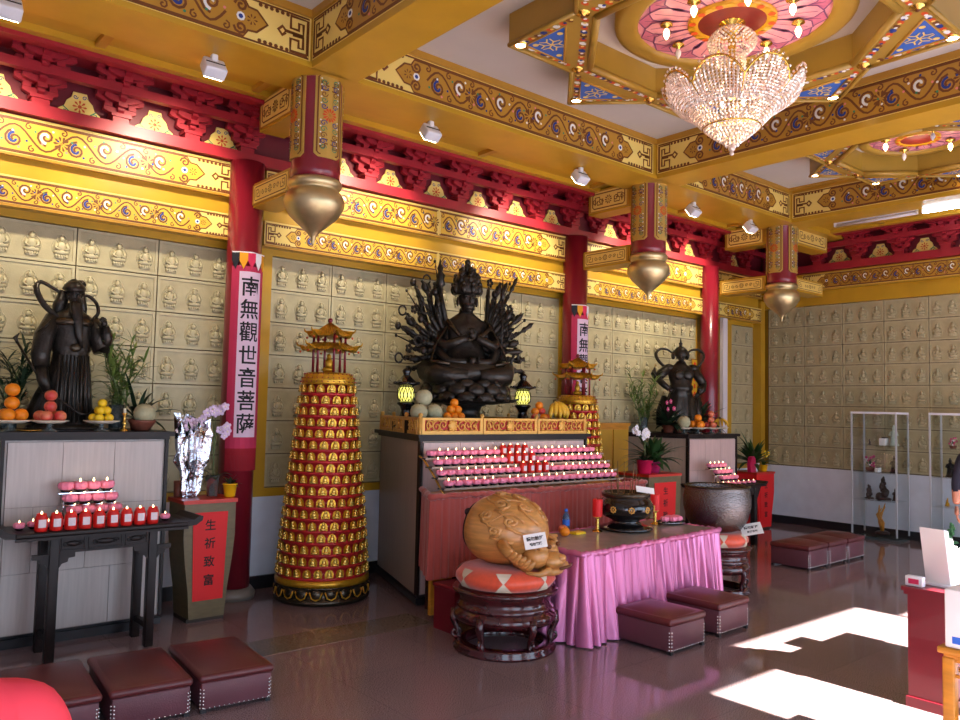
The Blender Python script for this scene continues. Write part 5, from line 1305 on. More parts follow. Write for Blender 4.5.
for j, (dx, z) in enumerate(((-.15, .215), (0., .13), (.13, .048))):
    c = MB(); c.box(-.2 + dx, .2 + dx, -.035, .035, z - .006, z, 'chrome'); c.build('shelf', t)
for x in (-.12, .12): c = MB(); c.tube([(x, .03, 0), (x, .03, .21)], .006, 'chrome', 6); c.build('post', t)
for j, (dx, z) in enumerate(((-.15, .215), (0., .13), (.13, .048))):
    for k in range(4): candle(LC, (9.32 + dx - .14 + .095 * k, 6.02, .808 + z), 'pink lotus candle, %s from the left in the %s row behind the bronze bowl' % (ORD[k], ('top', 'middle', 'bottom')[j]), 'candle', 'pink lotus candles behind the bronze bowl', sc=1.1)
for k in range(10):
    candle(LC, (8.78 + .12 * k, 5.9, .808), 'low pink candle on the far dark table behind the bronze bowl, %s from the left' % ORD[k], 'candle', 'low candles on the far dark table', sc=.7)

# ------------------------------------------------------------------ fruit
def ball(name, c, r, m, label, cat, group, sq=.94, stem=True):
    t = MB(); prof = [(r * sin(pi * k / 10), -r * sq * cos(pi * k / 10) + (-.12 * r if k == 10 else .0)) for k in range(11)]
    prof[0] = (0, -r * sq + .06 * r); t.lathe(prof, m, n=18, caps=False); t.tube([(0, 0, r * sq - .12 * r), (.004, 0, r * sq + .06 * r)], r * .06, 'banana_tip', 5)
    o = t.build(name); o.location = (c[0], c[1], c[2] + r * sq); o.rotation_euler = (random.uniform(-.15, .15), random.uniform(-.15, .15), random.uniform(0, 6)); return tag(o, label, cat, group)
def footed_dish(loc, r, label, h=.07):
    t = thing('footed_dish', label, 'dish', loc, group='pale footed fruit dishes')
    c = MB(); c.lathe([(r * .45, 0), (r * .42, .008), (r * .16, .02), (r * .14, h - .02), (r * .3, h - .012)], 'vase_glass', n=20, caps=False); c.build('foot', t)
    c = MB(); c.lathe([(0, h - .014), (r * .6, h - .012), (r, h + .006), (r * .98, h + .012), (r * .55, h - .002), (0, h - .003)], 'silk_white', n=24, caps=False); c.build('plate', t)
def pile(kind, loc, r, m, layers, where, cat, h=.07, dish=True, name=None):
    """layers: list of (count, ring radius, z)"""
    if dish: footed_dish(loc, dish if dish is not True else .13, 'pale footed dish holding %s, %s' % (kind, where), h)
    tot = sum(l[0] for l in layers); i = 0
    pos = ['at the front left', 'at the front right', 'at the back right', 'at the back left', 'at the side', 'in the middle']
    for li, (n, rr, z) in enumerate(layers):
        for k in range(n):
            a = -pi / 2 - .55 + 2 * pi * k / max(n, 1); p = (loc[0] + (rr * cos(a) if n > 1 else 0), loc[1] + (rr * sin(a) if n > 1 else 0), loc[2] + z)
            lv = 'on top' if (li == len(layers) - 1 and len(layers) > 1) else ('in the middle' if li > 0 else 'low')
            ball(name or cat, p, r, m, ' '.join(('%s %s %s of the pile %s' % (cat, lv, pos[k % 6] if n > 1 else '', where)).split()), cat, kind + ' ' + where); i += 1
w = 'left of the bronze general'
pile('oranges', (1.145, 6.52, 1.51), .05, 'orange_peel', [(3, .06, .07), (1, 0, .155), (1, 0, .25)], 'at the far left end', 'orange')
pile('apples', (1.39, 6.5, 1.51), .044, 'apple', [(4, .07, .07), (1, 0, .14), (1, 0, .22)], "before the bronze general", 'apple')
pile('lemons', (1.75, 6.52, 1.51), .034, 'lemon', [(5, .06, .07), (3, .033, .125), (1, 0, .18)], 'right of the bronze general', 'lemon')
t = thing('planter_bowl', 'small brown planter bowl with a pale melon at the right end of the left altar', 'bowl', (2.06, 6.56, 1.51))
c = MB(); c.lathe([(.05, 0), (.06, .01), (.1, .07), (.105, .085), (.09, .08), (.0, .06)], 'pot_brown', n=22); c.build('pot', t)
ball('melon', (2.07, 6.54, 1.565), .085, 'melon', 'pale melon resting in the brown bowl at the right end of the left altar', 'melon', None)
t = thing('brass_candlestick', 'small brass candlestick beside the lemons on the left altar', 'candlestick', (1.91, 6.5, 1.51))
c = MB(); c.lathe([(.035, 0), (.03, .012), (.012, .02), (.012, .05), (.02, .06), (.01, .07), (.009, .12), (.022, .135), (.02, .14), (0, .138)], 'brass', n=16, caps=False); c.build('stem', t)
c = MB(); c.lathe([(.01, .138), (.01, .175), (0, .178)], 'petal_cream', n=10, caps=False); c.build('candle', t)
tag((lambda c: (c.lathe([(0, .0), (.05, .002), (.085, .01), (.083, .014), (.05, .008), (0, .006)], 'brass', n=20, caps=False), c)[1])(MB()).build('saucer', loc=(1.25, 6.45, 1.51)), 'flat brass saucer between the oranges and apples on the left altar', 'dish')
# middle altar
zs = 1.62
for p, l in (((4.33, 5.98), 'front left'), ((4.50, 5.98), 'front right'), ((4.41, 6.02), 'top')):
    ball('melon', (p[0], p[1], zs if l != 'top' else zs + .135), .082, 'melon', 'round grey-green melon, %s one of the three by the left lantern' % l, 'melon', 'grey-green melons on the middle altar')
k = 0
for row, (n, z) in enumerate(((3, 0), (2, .066), (1, .132))):
    for j in range(n):
        ball('orange', (4.75 + .083 * (j - (n - 1) / 2), 5.99, zs + z), .042, 'orange_peel', 'orange, %s from the left in the %s row of the middle altar pyramid' % (ORD[j], ('bottom', 'second', 'top')[row]), 'orange', 'oranges in a pyramid on the middle altar')
for j, (x, y, z, m) in enumerate(((5.83, 6.0, 0, 'apple'), (5.92, 5.96, 0, 'orange_peel'), (6.0, 6.0, 0, 'apple'), (5.87, 6.04, .06, 'orange_peel'), (5.96, 6.03, .065, 'apple'), (5.92, 6.03, .125, 'orange_peel'))):
    ball('orange' if m != 'apple' else 'apple', (x, y, zs + z), .043, m, '%s, %s fruit of the loose pile beside the right lantern' % (m.split('_')[0], ('leftmost bottom', 'front middle', 'rightmost bottom', 'left upper', 'right upper', 'topmost')[j]), m.split('_')[0], 'apples and oranges beside the right lantern')
def banana_bunch(loc, label, n=6, s=1., rz=0):
    t = thing('banana_bunch', label, 'bananas', loc, rz)
    for k in range(n):
        a = -pi / 2 + (-1.15 + 2.3 * k / (n - 1)); c = MB(); pts = []
        for q in range(8):
            g = q / 7; rr = (.015 + .12 * sin(g * 1.9)) * s; pts.append(V((rr * cos(a), rr * sin(a) * .7, (.155 - .13 * g ** 1.25 + .012 * (k % 2)) * s)))
        c.tube(pts, [.006 * s, .016 * s, .021 * s, .023 * s, .022 * s, .02 * s, .014 * s, .008 * s], 'banana', 7); c.sphere(pts[0], .007 * s, 'banana_tip', 5, 4); c.build('banana', t)
    c = MB(); c.tube([(0, 0, .15 * s), (0, .01, .185 * s)], [.016 * s, .014 * s], 'banana_tip', 7); c.build('stalk', t)
banana_bunch((6.13, 6.0, zs), 'bunch of yellow bananas at the right end of the middle altar', 7, 1.25, rad(10))
# right altar
z = 1.462
footed_dish((9.04, 6.44, z), .11, 'pale footed dish under the melon on the right altar'); ball('melon', (9.04, 6.44, z + .07), .088, 'melon', 'pale round melon on a dish at the front of the right altar', 'melon', None)
pile('oranges', (9.36, 6.44, z), .055, 'orange_peel', [(3, .066, .07), (1, 0, .155)], 'on the right altar', 'orange')
pile('apples', (9.67, 6.44, z), .045, 'apple', [(3, .056, .07), (1, 0, .145), (1, 0, .225)], 'on the right altar', 'apple')
footed_dish((9.92, 6.46, z), .12, 'pale footed dish under the bananas on the right altar'); banana_bunch((9.92, 6.46, z + .08), 'small bunch of yellow bananas on a dish at the right end of the right altar', 5, .8, rad(100))

# ------------------------------------------------------------------ lanterns
def lantern(label, loc):
    t = thing('lantern', label, 'lantern', loc, group='black lanterns glowing yellow on the middle altar')
    c = MB(); c.lathe([(.085, 0), (.09, .02), (.06, .05), (.045, .1), (.06, .14), (.09, .165), (.085, .18), (.05, .19)], 'black_gloss', n=24); c.build('pedestal', t)
    c = MB(); c.lathe([(.06, .195), (.078, .215), (.083, .26), (.078, .31), (.06, .33)], 'lamp_yellow', n=24); c.build('globe', t)
    c = MB()
    for k in range(14):
        for s in (-1, 1): c.tube([(r * 1.02 * cos(2 * pi * k / 14 + s * d), r * 1.02 * sin(2 * pi * k / 14 + s * d), zz) for r, zz, d in ((.06, .195, 0), (.079, .215, .12), (.084, .26, .25), (.079, .31, .38), (.06, .33, .5))], .0042, 'black_gloss', 4)
    c.build('lattice', t)
    c = MB(); c.lathe([(.065, .33), (.08, .345), (.13, .36), (.135, .368), (.1, .385), (.05, .43), (.03, .45), (.035, .465), (.045, .49), (.03, .51), (.012, .52), (.012, .535), (.0, .545)], 'black_gloss', n=24, caps=False)
    for k in range(6): c.sphere((.13 * cos(k * pi / 3), .13 * sin(k * pi / 3), .372), (.02, .02, .014), 'black_gloss', 6, 4)
    c.build('roof', t)
lantern('black lantern glowing yellow at the left of the many-armed statue, behind the melons', (4.545, 6.5, 1.605))
lantern('black lantern glowing yellow at the right of the many-armed statue', (5.88, 6.24, 1.605))
for x, y in ((4.545, 6.5), (5.88, 6.24)):
    tag((lambda c: (c.rbox((0, 0, .05), (.19, .19, .1), .008, 'ebony'), c)[1])(MB()).build('wooden_block', loc=(x, y, 1.502)), 'dark square block under the %s lantern' % ('left' if x < 5 else 'right'), 'block', 'dark blocks under the lanterns')

# ------------------------------------------------------------------ plants
def blade(mb, p, a, L, w, bend, m, n=6, el=1.2):
    pts = []; p = V(p); d = V((cos(a) * cos(el), sin(a) * cos(el), sin(el))); side = V((-sin(a), cos(a), 0)); q = p.copy(); vs = []
    for k in range(n + 1):
        g = k / n; ww = w * sin(pi * (.12 + .88 * g)) if g < 1 else 0
        vs += [q + side * ww / 2, q - V((0, 0, ww * .12)), q - side * ww / 2]; d = (d + V((0, 0, -bend / n))).normalized(); q = q + d * L / n
    fs = []
    for k in range(n): b = 3 * k; fs += [(b, b + 1, b + 4, b + 3), (b + 1, b + 2, b + 5, b + 4)]
    mb.add(vs, fs, m, True)
def bamboo(loc, label, n, h, m='leaf', seed=1, spread=.12, pot='vase_glass', dens=1., ph=.2):
    rnd = random.Random(seed); t = thing('bamboo_plant', label, 'plant', loc)
    c = MB(); c.lathe([(.05, 0), (.055, .01), (.06, ph), (.052, ph), (.046, .02), (0, .015)], pot, n=20, caps=False); c.build('vase', t)
    st = MB(); lf = MB()
    for k in range(n):
        a = rnd.uniform(0, 6.28); hh = h * rnd.uniform(.65, 1); x, y = cos(a) * spread * rnd.uniform(.3, 1), sin(a) * spread * .5
        pts = [V((x * g + .02 * sin(g * 9 + a), y * g + .01 * cos(g * 8), .03 + (hh) * g)) for g in [i / 9 for i in range(10)]]; st.tube(pts, [.008 - .004 * i / 9 for i in range(10)], 'stem', 6)
        for i in range(3, 10):
            for j in range(int(3 * dens)): blade(lf, pts[i], rnd.uniform(0, 6.28), rnd.uniform(.09, .2), .022, rnd.uniform(.3, 1.2), m, 5, rnd.uniform(.3, 1.3))
    st.build('stems', t); lf.build('leaves', t); return t
bamboo((1.95, 6.86, 1.51), 'tall curly bamboo in a vase right of the bronze general', 11, .7, 'leaf_light', 3, .2, dens=1.3)
bamboo((1.2, 6.92, 1.51), 'dense dark bamboo at the far left end of the left altar', 8, .6, 'leaf_dark', 5, .2, dens=1.4)
bamboo((1.72, 7.02, 1.51), 'thin bamboo sprays directly behind the bronze general', 3, .42, 'leaf', 9, .1)
def rosette_plant(loc, label, m, n, L, w, pot, pr, ph, seed=1, flower_c=None, nf=6):
    rnd = random.Random(seed); t = thing('potted_plant', label, 'plant', loc)
    c = MB(); c.lathe([(pr * .72, 0), (pr * .75, .005), (pr, ph), (pr * 1.06, ph), (pr * 1.06, ph - .012), (pr * .9, ph - .01), (0, ph - .02)], pot, n=24); c.build('pot', t)
    c = MB()
    for k in range(n): blade(c, (0, 0, ph - .02), rnd.uniform(0, 6.28), L * rnd.uniform(.6, 1.1), w, rnd.uniform(.6, 1.8), m, 7, rnd.uniform(.5, 1.4))
    c.build('leaves', t)
    if flower_c:
        c = MB()
        for k in range(nf): p = V((rnd.uniform(-.06, .06), rnd.uniform(-.06, .06), ph + L * .7 + rnd.uniform(-.05, .08))); blossom(c, p, .03, flower_c)
        c.build('flowers', t)
    return t
def blossom(mb, p, r, m, core='petal_cream'):
    a0 = random.uniform(0, 6.28)
    for k in range(5):
        a = a0 + k * 2 * pi / 5; M = Matrix.Rotation(.0, 4, 'X')
        mb.sphere(V(p) + V((r * .62 * cos(a), -.012, r * .62 * sin(a))), (r * .55, r * .16, r * .48), m, 8, 5, Matrix.Rotation(-a, 4, 'Y'))
    mb.sphere(V(p) + V((0, -.02, 0)), r * .25, core, 6, 5)
def orchid(loc, label, m, pot, pr, ph, stems, seed=1, vase=False):
    rnd = random.Random(seed); t = thing('orchid', label, 'plant', loc)
    c = MB(); c.lathe([(pr * .75, 0), (pr * .8, .006), (pr, ph), (pr * 1.05, ph), (pr * .92, ph - .008), (0, ph - .02)], pot, n=24); c.build('pot', t)
    c = MB()
    for k in range(7): blade(c, (0, 0, ph - .02), k * .9 + rnd.uniform(0, .4), rnd.uniform(.13, .2), .06, rnd.uniform(1.0, 2.0), 'leaf_dark', 7, rnd.uniform(.5, 1.2))
    c.build('leaves', t); st = MB(); bl = MB()
    for (dx, dz, nb) in stems:
        pts = [V((dx * g ** 2, -.02 * g, ph + dz * sin(g * 1.75) / sin(1.75) if dz else ph)) for g in [i / 9 for i in range(10)]]; st.tube(pts, .004, 'stem', 5)
        for i in range(nb): blossom(bl, pts[9 - int(i * .45)] + V((rnd.uniform(-.07, .07), -.02 + rnd.uniform(-.03, .03), rnd.uniform(-.07, .03))), rnd.uniform(.026, .036), m)
    st.build('stems', t); bl.build('blossoms', t)
# pedestal by the banner column
orchid((2.65, 6.56, .967), 'lilac white orchid in a glass vase on the brown pedestal', 'petal_lilac', 'vase_glass', .055, .17, [(-.01, .56, 7), (.03, .38, 5), (-.07, .54, 2)], 2)
rosette_plant((2.76, 6.46, .967), 'small yellow pot of green leaves on the brown pedestal', 'leaf_dark', 26, .11, .03, 'pot_yellow', .058, .11, 4)
t = thing('wrapped_bouquet', 'flower bouquet in crumpled silver foil standing on the brown pedestal', 'bouquet', (2.47, 6.56, .967))
rnd = random.Random(8); c = MB(); n = 28
secs = [(.05, 0), (.058, .06), (.06, .14), (.075, .22), (.1, .3), (.095, .4), (.105, .5), (.125, .6)]; vs = []
for r, z in secs:
    for k in range(n): a = 2 * pi * k / n; q = r * (1 + (.3 if k % 2 else -.2) * rnd.uniform(.1, 1.3)) * (1 + .18 * sin(k * .9 + z * 9)); vs.append((q * cos(a), q * sin(a) * .8, z + (rnd.uniform(-.13, .09) if z > .55 else rnd.uniform(-.015, .015))))
fs = [(j * n + k, j * n + (k + 1) % n, (j + 1) * n + (k + 1) % n, (j + 1) * n + k) for j in range(len(secs) - 1) for k in range(n)]
c.add(vs, fs, 'foil'); c.add([(0, 0, 0)] + vs[:n], [(0, 1 + (k + 1) % n, 1 + k) for k in range(n)], 'foil'); c.build('foil_wrap', t)
c = MB()
for k in range(8): blade(c, (0, 0, .4), k * .8, .26, .04, .5, 'leaf_dark', 6, 1.2)
c.build('leaves', t); c = MB()
for k in range(7): blossom(c, (rnd.uniform(-.09, .09), rnd.uniform(-.06, .02), rnd.uniform(.56, .64)), .035, 'petal_lilac')
c.build('blossoms', t)
tag((lambda c: (c.lathe([(.035, 0), (.038, .005), (.04, .13), (.036, .13), (.034, .01), (0, .008)], 'pot_brown', n=18, caps=False), c)[1])(MB()).build('tumbler', loc=(2.40, 6.64, .967)), 'small brown tumbler left of the foil bouquet on the pedestal', 'cup')
t = thing('bromeliad', 'spiky dark green bromeliad at the right end of the left altar', 'plant', (2.1, 6.8, 1.51)); rnd = random.Random(12)
c = MB(); c.lathe([(.05, 0), (.07, .09), (.06, .08), (0, .07)], 'pot_brown', n=18); c.build('pot', t); c = MB()
for k in range(18): blade(c, (0, 0, .07), k * .75, rnd.uniform(.3, .46), .04, rnd.uniform(.5, 1.8), 'leaf_dark', 7, rnd.uniform(.5, 1.45))
c.build('leaves', t)
# pedestal beside the right altar
orchid((7.78, 6.1, 1.002), 'white orchid in a magenta pot on the grey-brown pedestal', 'petal_white', 'pot_pink', .1, .16, [(-.2, .36, 9), (-.02, .36, 7)], 5)
rosette_plant((8.02, 6.16, 1.002), 'spiky leaved plant in a plum red pot on the grey-brown pedestal', 'leaf', 34, .42, .08, 'pot_magenta', .1, .13, 6)
rosette_plant((8.16, 6.28, 1.002), 'trailing leafy plant in a white pot at the back of the grey-brown pedestal', 'leaf', 26, .5, .07, 'petal_white', .07, .14, 7)
# right altar greenery
bamboo((8.86, 6.98, 1.465), 'tall pale bamboo in a vase left of the bronze guardian', 11, .8, 'leaf_light', 15, .34, dens=1.3)
rosette_plant((9.0, 6.66, 1.465), 'low leafy plant with pink flowers left of the bronze guardian', 'leaf_dark', 44, .36, .08, 'pot_brown', .08, .1, 16, 'petal_pink', 5)
rosette_plant((9.82, 6.78, 1.465), 'broad leafy plant with red flowers right of the bronze guardian', 'leaf_dark', 60, .48, .1, 'pot_brown', .09, .12, 17, 'apple', 5)
orchid((9.2, 6.64, 1.465), 'low cream white orchid in front of the bronze guardian', 'petal_cream', 'pot_brown', .06, .06, [(-.14, .12, 4), (.12, .14, 3)], 18)
rosette_plant((11.22, 6.72, .86), 'green leafy plant on the far red pedestal in the corner', 'leaf', 50, .52, .07, 'petal_white', .09, .13, 19)
rosette_plant((11.42, 6.66, .86), 'small plant with yellow flowers on the far red pedestal', 'leaf', 14, .16, .04, 'pot_yellow', .06, .1, 20, 'lemon', 5)
t = thing('red_packet', 'pink-red wrapped bag at the left of the far corner pedestal', 'bag', (11.08, 6.66, .86)); c = MB(); c.prism([(-.07, 0), (.07, 0), (.06, .2), (.02, .24), (-.05, .23), (-.085, .12)], -.03, .03, 'pot_pink', (0, 0, 0), UX, UZ, NY); c.build('bag', t)

# ------------------------------------------------------------------ things on the pink table
zt = .692
t = thing('incense_burner', 'black lacquer incense burner with gold flowers on the pink-skirted table', 'incense burner', (5.68, 4.66, zt))
c = MB(); c.lathe([(.23, 0), (.245, .015), (.235, .03), (.16, .05), (.12, .075), (.13, .09), (.2, .12), (.245, .17), (.25, .21), (.225, .26), (.2, .285), (.2, .3)], 'black_gloss', n=48); c.build('bowl', t)
c = MB(); c.lathe([(.2, .29), (.215, .295), (.218, .33), (.205, .335), (.19, .33), (.19, .3), (0, .295)], 'bronze_pale', n=48, caps=False); c.lathe([(.188, .3), (.0, .305)], 'granite_grey', n=30, caps=False); c.build('gilt_rim', t)
for a in (-2.9, -2.25, -1.6, -.95):
    c = MB()
    for k in range(8):
        b = k * pi / 4; x, zz = .022 * cos(b), .022 * sin(b); th = a + x / .25; c.sphere((.247 * cos(th), .247 * sin(th), .195 + zz), (.009, .009, .009), 'carved_gold', 6, 4)
    c.sphere((.248 * cos(a), .248 * sin(a), .195), .009, 'carved_gold', 6, 4); c.build('gold_flower', t)
for k in range(12):
    a = k * 2.4; r = .05 + .1 * ((k * 37) % 10) / 10; c = MB(); c.tube([(0, 0, 0), (.02 * cos(a), .02 * sin(a), .12 + .06 * (k % 4))], .0035, 'incense', 5)
    o = c.build('incense_stick'); o.location = (5.68 + r * cos(a), 4.66 + r * sin(a), zt + .3); tag(o, 'thin incense stick in the ash of the black incense burner', 'incense', 'incense sticks in the black burner')
card('white paper slip leaning on the rim of the incense burner', (5.75, 4.5, zt + .36), Matrix.Rotation(rad(-30), 4, 'Z') @ Matrix.Rotation(rad(8), 4, 'Y') @ Matrix.Rotation(rad(-35), 4, 'X'), .17, .06, (), 'paper_slip')
for (x, y), l in (((5.37, 4.72), 'left'), ((6.18, 4.72), 'right')):
    t = thing('altar_candle', 'thick red candle on a twisted brass holder, %s of the black incense burner' % l, 'candle', (x, y, zt), group='red candles on brass holders')
    c = MB(); c.lathe([(.045, 0), (.04, .008), (.02, .015), (.012, .03), (.02, .045), (.012, .06), (.02, .075), (.012, .09), (.02, .105), (.014, .115), (.042, .125), (.042, .13), (0, .13)], 'brass', n=20, caps=False); c.build('holder', t)
    c = MB(); c.lathe([(.043, .13), (.044, .27), (.04, .28), (.0, .272)], 'paper_red', n=24, caps=False); c.build('wax', t); c = MB(); c.tube([(0, 0, .27), (.002, 0, .29)], .002, 'ink', 5); c.build('wick', t)
t = thing('candle_tray', 'oval metal tray at the right end of the pink-skirted table', 'tray', (6.35, 4.66, zt)); c = MB(); c.lathe([(0, .004), (.14, .004), (.165, .018), (.168, .022), (.14, .01), (0, .009)], 'chrome', n=30, sy=.7, caps=False); c.build('tray', t)
for k, (x, y) in enumerate(((-.1, 0), (-.03, -.04), (.05, -.04), (.1, .02), (.02, .04))): candle(LC, (6.35 + x, 4.66 + y, zt + .012), 'unlit pink lotus candle on the oval tray, %s' % ('leftmost', 'front left', 'front right', 'rightmost', 'at the back')[k], 'candle', 'unlit lotus candles on the tray', lit=False, sc=.95)
t = thing('water_bottle', 'small plastic water bottle with a blue cap, left on the pink-skirted table', 'bottle', (5.1, 4.84, zt))
c = MB(); c.lathe([(.03, 0), (.033, .006), (.033, .12), (.03, .14), (.014, .165), (.013, .18)], 'bottle_blue', n=20); c.build('bottle', t); c = MB(); c.lathe([(.0335, .06), (.0335, .11)], 'cap_blue', n=20, caps=False); c.build('label', t); c = MB(); c.lathe([(.015, .178), (.015, .198), (0, .2)], 'cap_blue', n=14, caps=False); c.build('cap', t)
ball('apple', (5.0, 4.78, zt), .042, 'apple', 'red apple beside the water bottle on the pink-skirted table', 'apple', None)
ball('orange', (4.92, 4.68, zt), .042, 'orange_peel', 'orange next to the dragon head on the pink-skirted table', 'orange', None)
tag((lambda c: (c.cbox((0, 0, .008), (.12, .08, .016), 'lemon'), c.cbox((0, 0, .018), (.1, .07, .004), 'pot_yellow'), c)[2])(MB()).build('paper_pad', loc=(5.12, 4.72, zt)), 'flat yellow packet in front of the water bottle', 'packet')

# ------------------------------------------------------------------ banners
def banner(label, x, z0, z1, chars, y=6.828, fr=.3):
    t = thing('banner', label, 'banner', (x, 7.0, 0), group='long pink calligraphy banners'); r = .165; W = .345
    def bend(mb): mb.v = [((r - q[1]) * sin(q[0] / r), -(r - q[1]) * cos(q[0] / r), q[2]) for q in mb.v]; return mb
    def sl(mb, x0, x1, za, zb, m, d0, d1, n=8):
        for k in range(n): a, b = x0 + (x1 - x0) * k / n, x0 + (x1 - x0) * (k + 1) / n; mb.prism([(a, za), (b, za), (b, zb), (a, zb)], d0, d1, m, (0, 0, 0), UX, UZ, NY)
    c = MB(); sl(c, -W / 2, W / 2, z0, z1 - .12, 'banner_pink', 0, .006); cl = bend(c).build('cloth', t)
    c = MB(); sl(c, -.1, .1, z0 + .1, z1 - .17, 'banner_paper', .006, .009)
    n = len(chars); H = (z1 - z0 - .32) / n
    for k, ch in enumerate(chars): text_mb(c, ch, min(.19, H * .92), V((0, 0, z1 - .2 - H * (k + .5))), UX, UZ, NY, 'ink', .012, .0022, .92, 9)
    bend(c).build('calligraphy', cl)
    c = MB(); cols = ['flag_black', 'flag_orange', 'flag_red', 'flag_white', 'flag_orange']
    for k in range(5):
        a, b = -W / 2 + W * k / 5, -W / 2 + W * (k + 1) / 5; m_ = (a + b) / 2
        c.prism([(a, z1 - .07), (m_, z1 - .15), (b, z1 - .07), (b, z1), (a, z1)], .006, .012, cols[k], (0, 0, 0), UX, UZ, NY)
    c.prism([(-W / 2, z1), (0, z1), (0, z1 + .012), (-W / 2, z1 + .012)], .0, .014, 'flag_white', (0, 0, 0), UX, UZ, NY); c.prism([(0, z1), (W / 2, z1), (W / 2, z1 + .012), (0, z1 + .012)], .0, .014, 'flag_white', (0, 0, 0), UX, UZ, NY)
    bend(c).build('five_colour_valance', cl)
    c = MB()
    for k in range(30): xx = -W / 2 + W * (k + .5) / 30; c.prism([(xx - .004, z0 - .2), (xx + .004, z0 - .2), (xx + .0045, z0), (xx - .0045, z0)], 0, .005, 'fringe', (0, 0, 0), UX, UZ, NY)
    sl(c, -W / 2, W / 2, z0 - .06, z0, 'fringe', 0, .004); bend(c).build('fringe', cl)
banner('long pink hanging banner of black calligraphy on the nearest red column', 3.04, 1.34, 3.1, '南無觀世音菩薩')
banner('narrow pink calligraphy banner partly hidden behind the farther pagoda tower', 7.48, 1.34, 3.06, '南無觀世音菩薩')

# ------------------------------------------------------------------ glass display cases
def glass_case(label, x0, x1, y0, y1, h=1.81):
    t = thing('display_case', label, 'display case', ((x0 + x1) / 2, (y0 + y1) / 2, 0), group='tall glass display cases by the right wall'); a, b = (x1 - x0) / 2, (y1 - y0) / 2
    c = MB(); c.box(-a, a, -b, b, 0, .03, 'vase_glass'); c.build('base', t)
    c = MB(); c.box(-a, a, -b, b, h - .03, h, 'fixture_white'); c.build('top', t)
    for x in (-a + .01, a - .01):
        for y in (-b + .01, b - .01): c = MB(); c.box(x - .01, x + .01, y - .01, y + .01, .06, h - .03, 'aluminium'); c.build('corner_post', t)
    for z in (.55, .945, 1.33): c = MB(); c.box(-a + .02, a - .02, -b + .02, b - .02, z - .008, z, 'glass_clear'); c.build('glass_shelf', t)
    for q in ((-a + .004, -a + .008, -b + .02, b - .02), (-a + .02, a - .02, -b + .004, -b + .008), (-a + .02, a - .02, b - .008, b - .004)): c = MB(); c.box(q[0], q[1], q[2], q[3], .06, h - .03, 'glass_clear'); c.build('glass_pane', t)
    return t
gm = bpy.data.materials.new('glass_clear'); gm.use_nodes = True; nt = gm.node_tree; nt.nodes.clear()
o_ = nt.nodes.new('ShaderNodeOutputMaterial'); mx = nt.nodes.new('ShaderNodeMixShader'); tr = nt.nodes.new('ShaderNodeBsdfTransparent'); gl = nt.nodes.new('ShaderNodeBsdfGlossy'); fr_ = nt.nodes.new('ShaderNodeLayerWeight'); pw = nt.nodes.new('ShaderNodeMath'); pw.operation = 'POWER'; pw.inputs[1].default_value = 4; mu = nt.nodes.new('ShaderNodeMath'); mu.operation = 'MULTIPLY_ADD'; mu.inputs[1].default_value = .4; mu.inputs[2].default_value = .035
gl.inputs['Roughness'].default_value = .03; tr.inputs['Color'].default_value = (.97, .99, .99, 1); fr_.inputs['Blend'].default_value = .5
nt.links.new(fr_.outputs['Facing'], pw.inputs[0]); nt.links.new(pw.outputs[0], mu.inputs[0]); nt.links.new(mu.outputs[0], mx.inputs[0]); nt.links.new(tr.outputs[0], mx.inputs[1]); nt.links.new(gl.outputs[0], mx.inputs[2]); nt.links.new(mx.outputs[0], o_.inputs[0]); MATS['glass_clear'] = gm
glass_case('tall glass display case against the right wall, fully in view', 11.7, 12.12, 4.8, 5.44)
glass_case('second tall glass display case at the right edge, behind the man in navy', 11.7, 12.12, 3.74, 4.38)
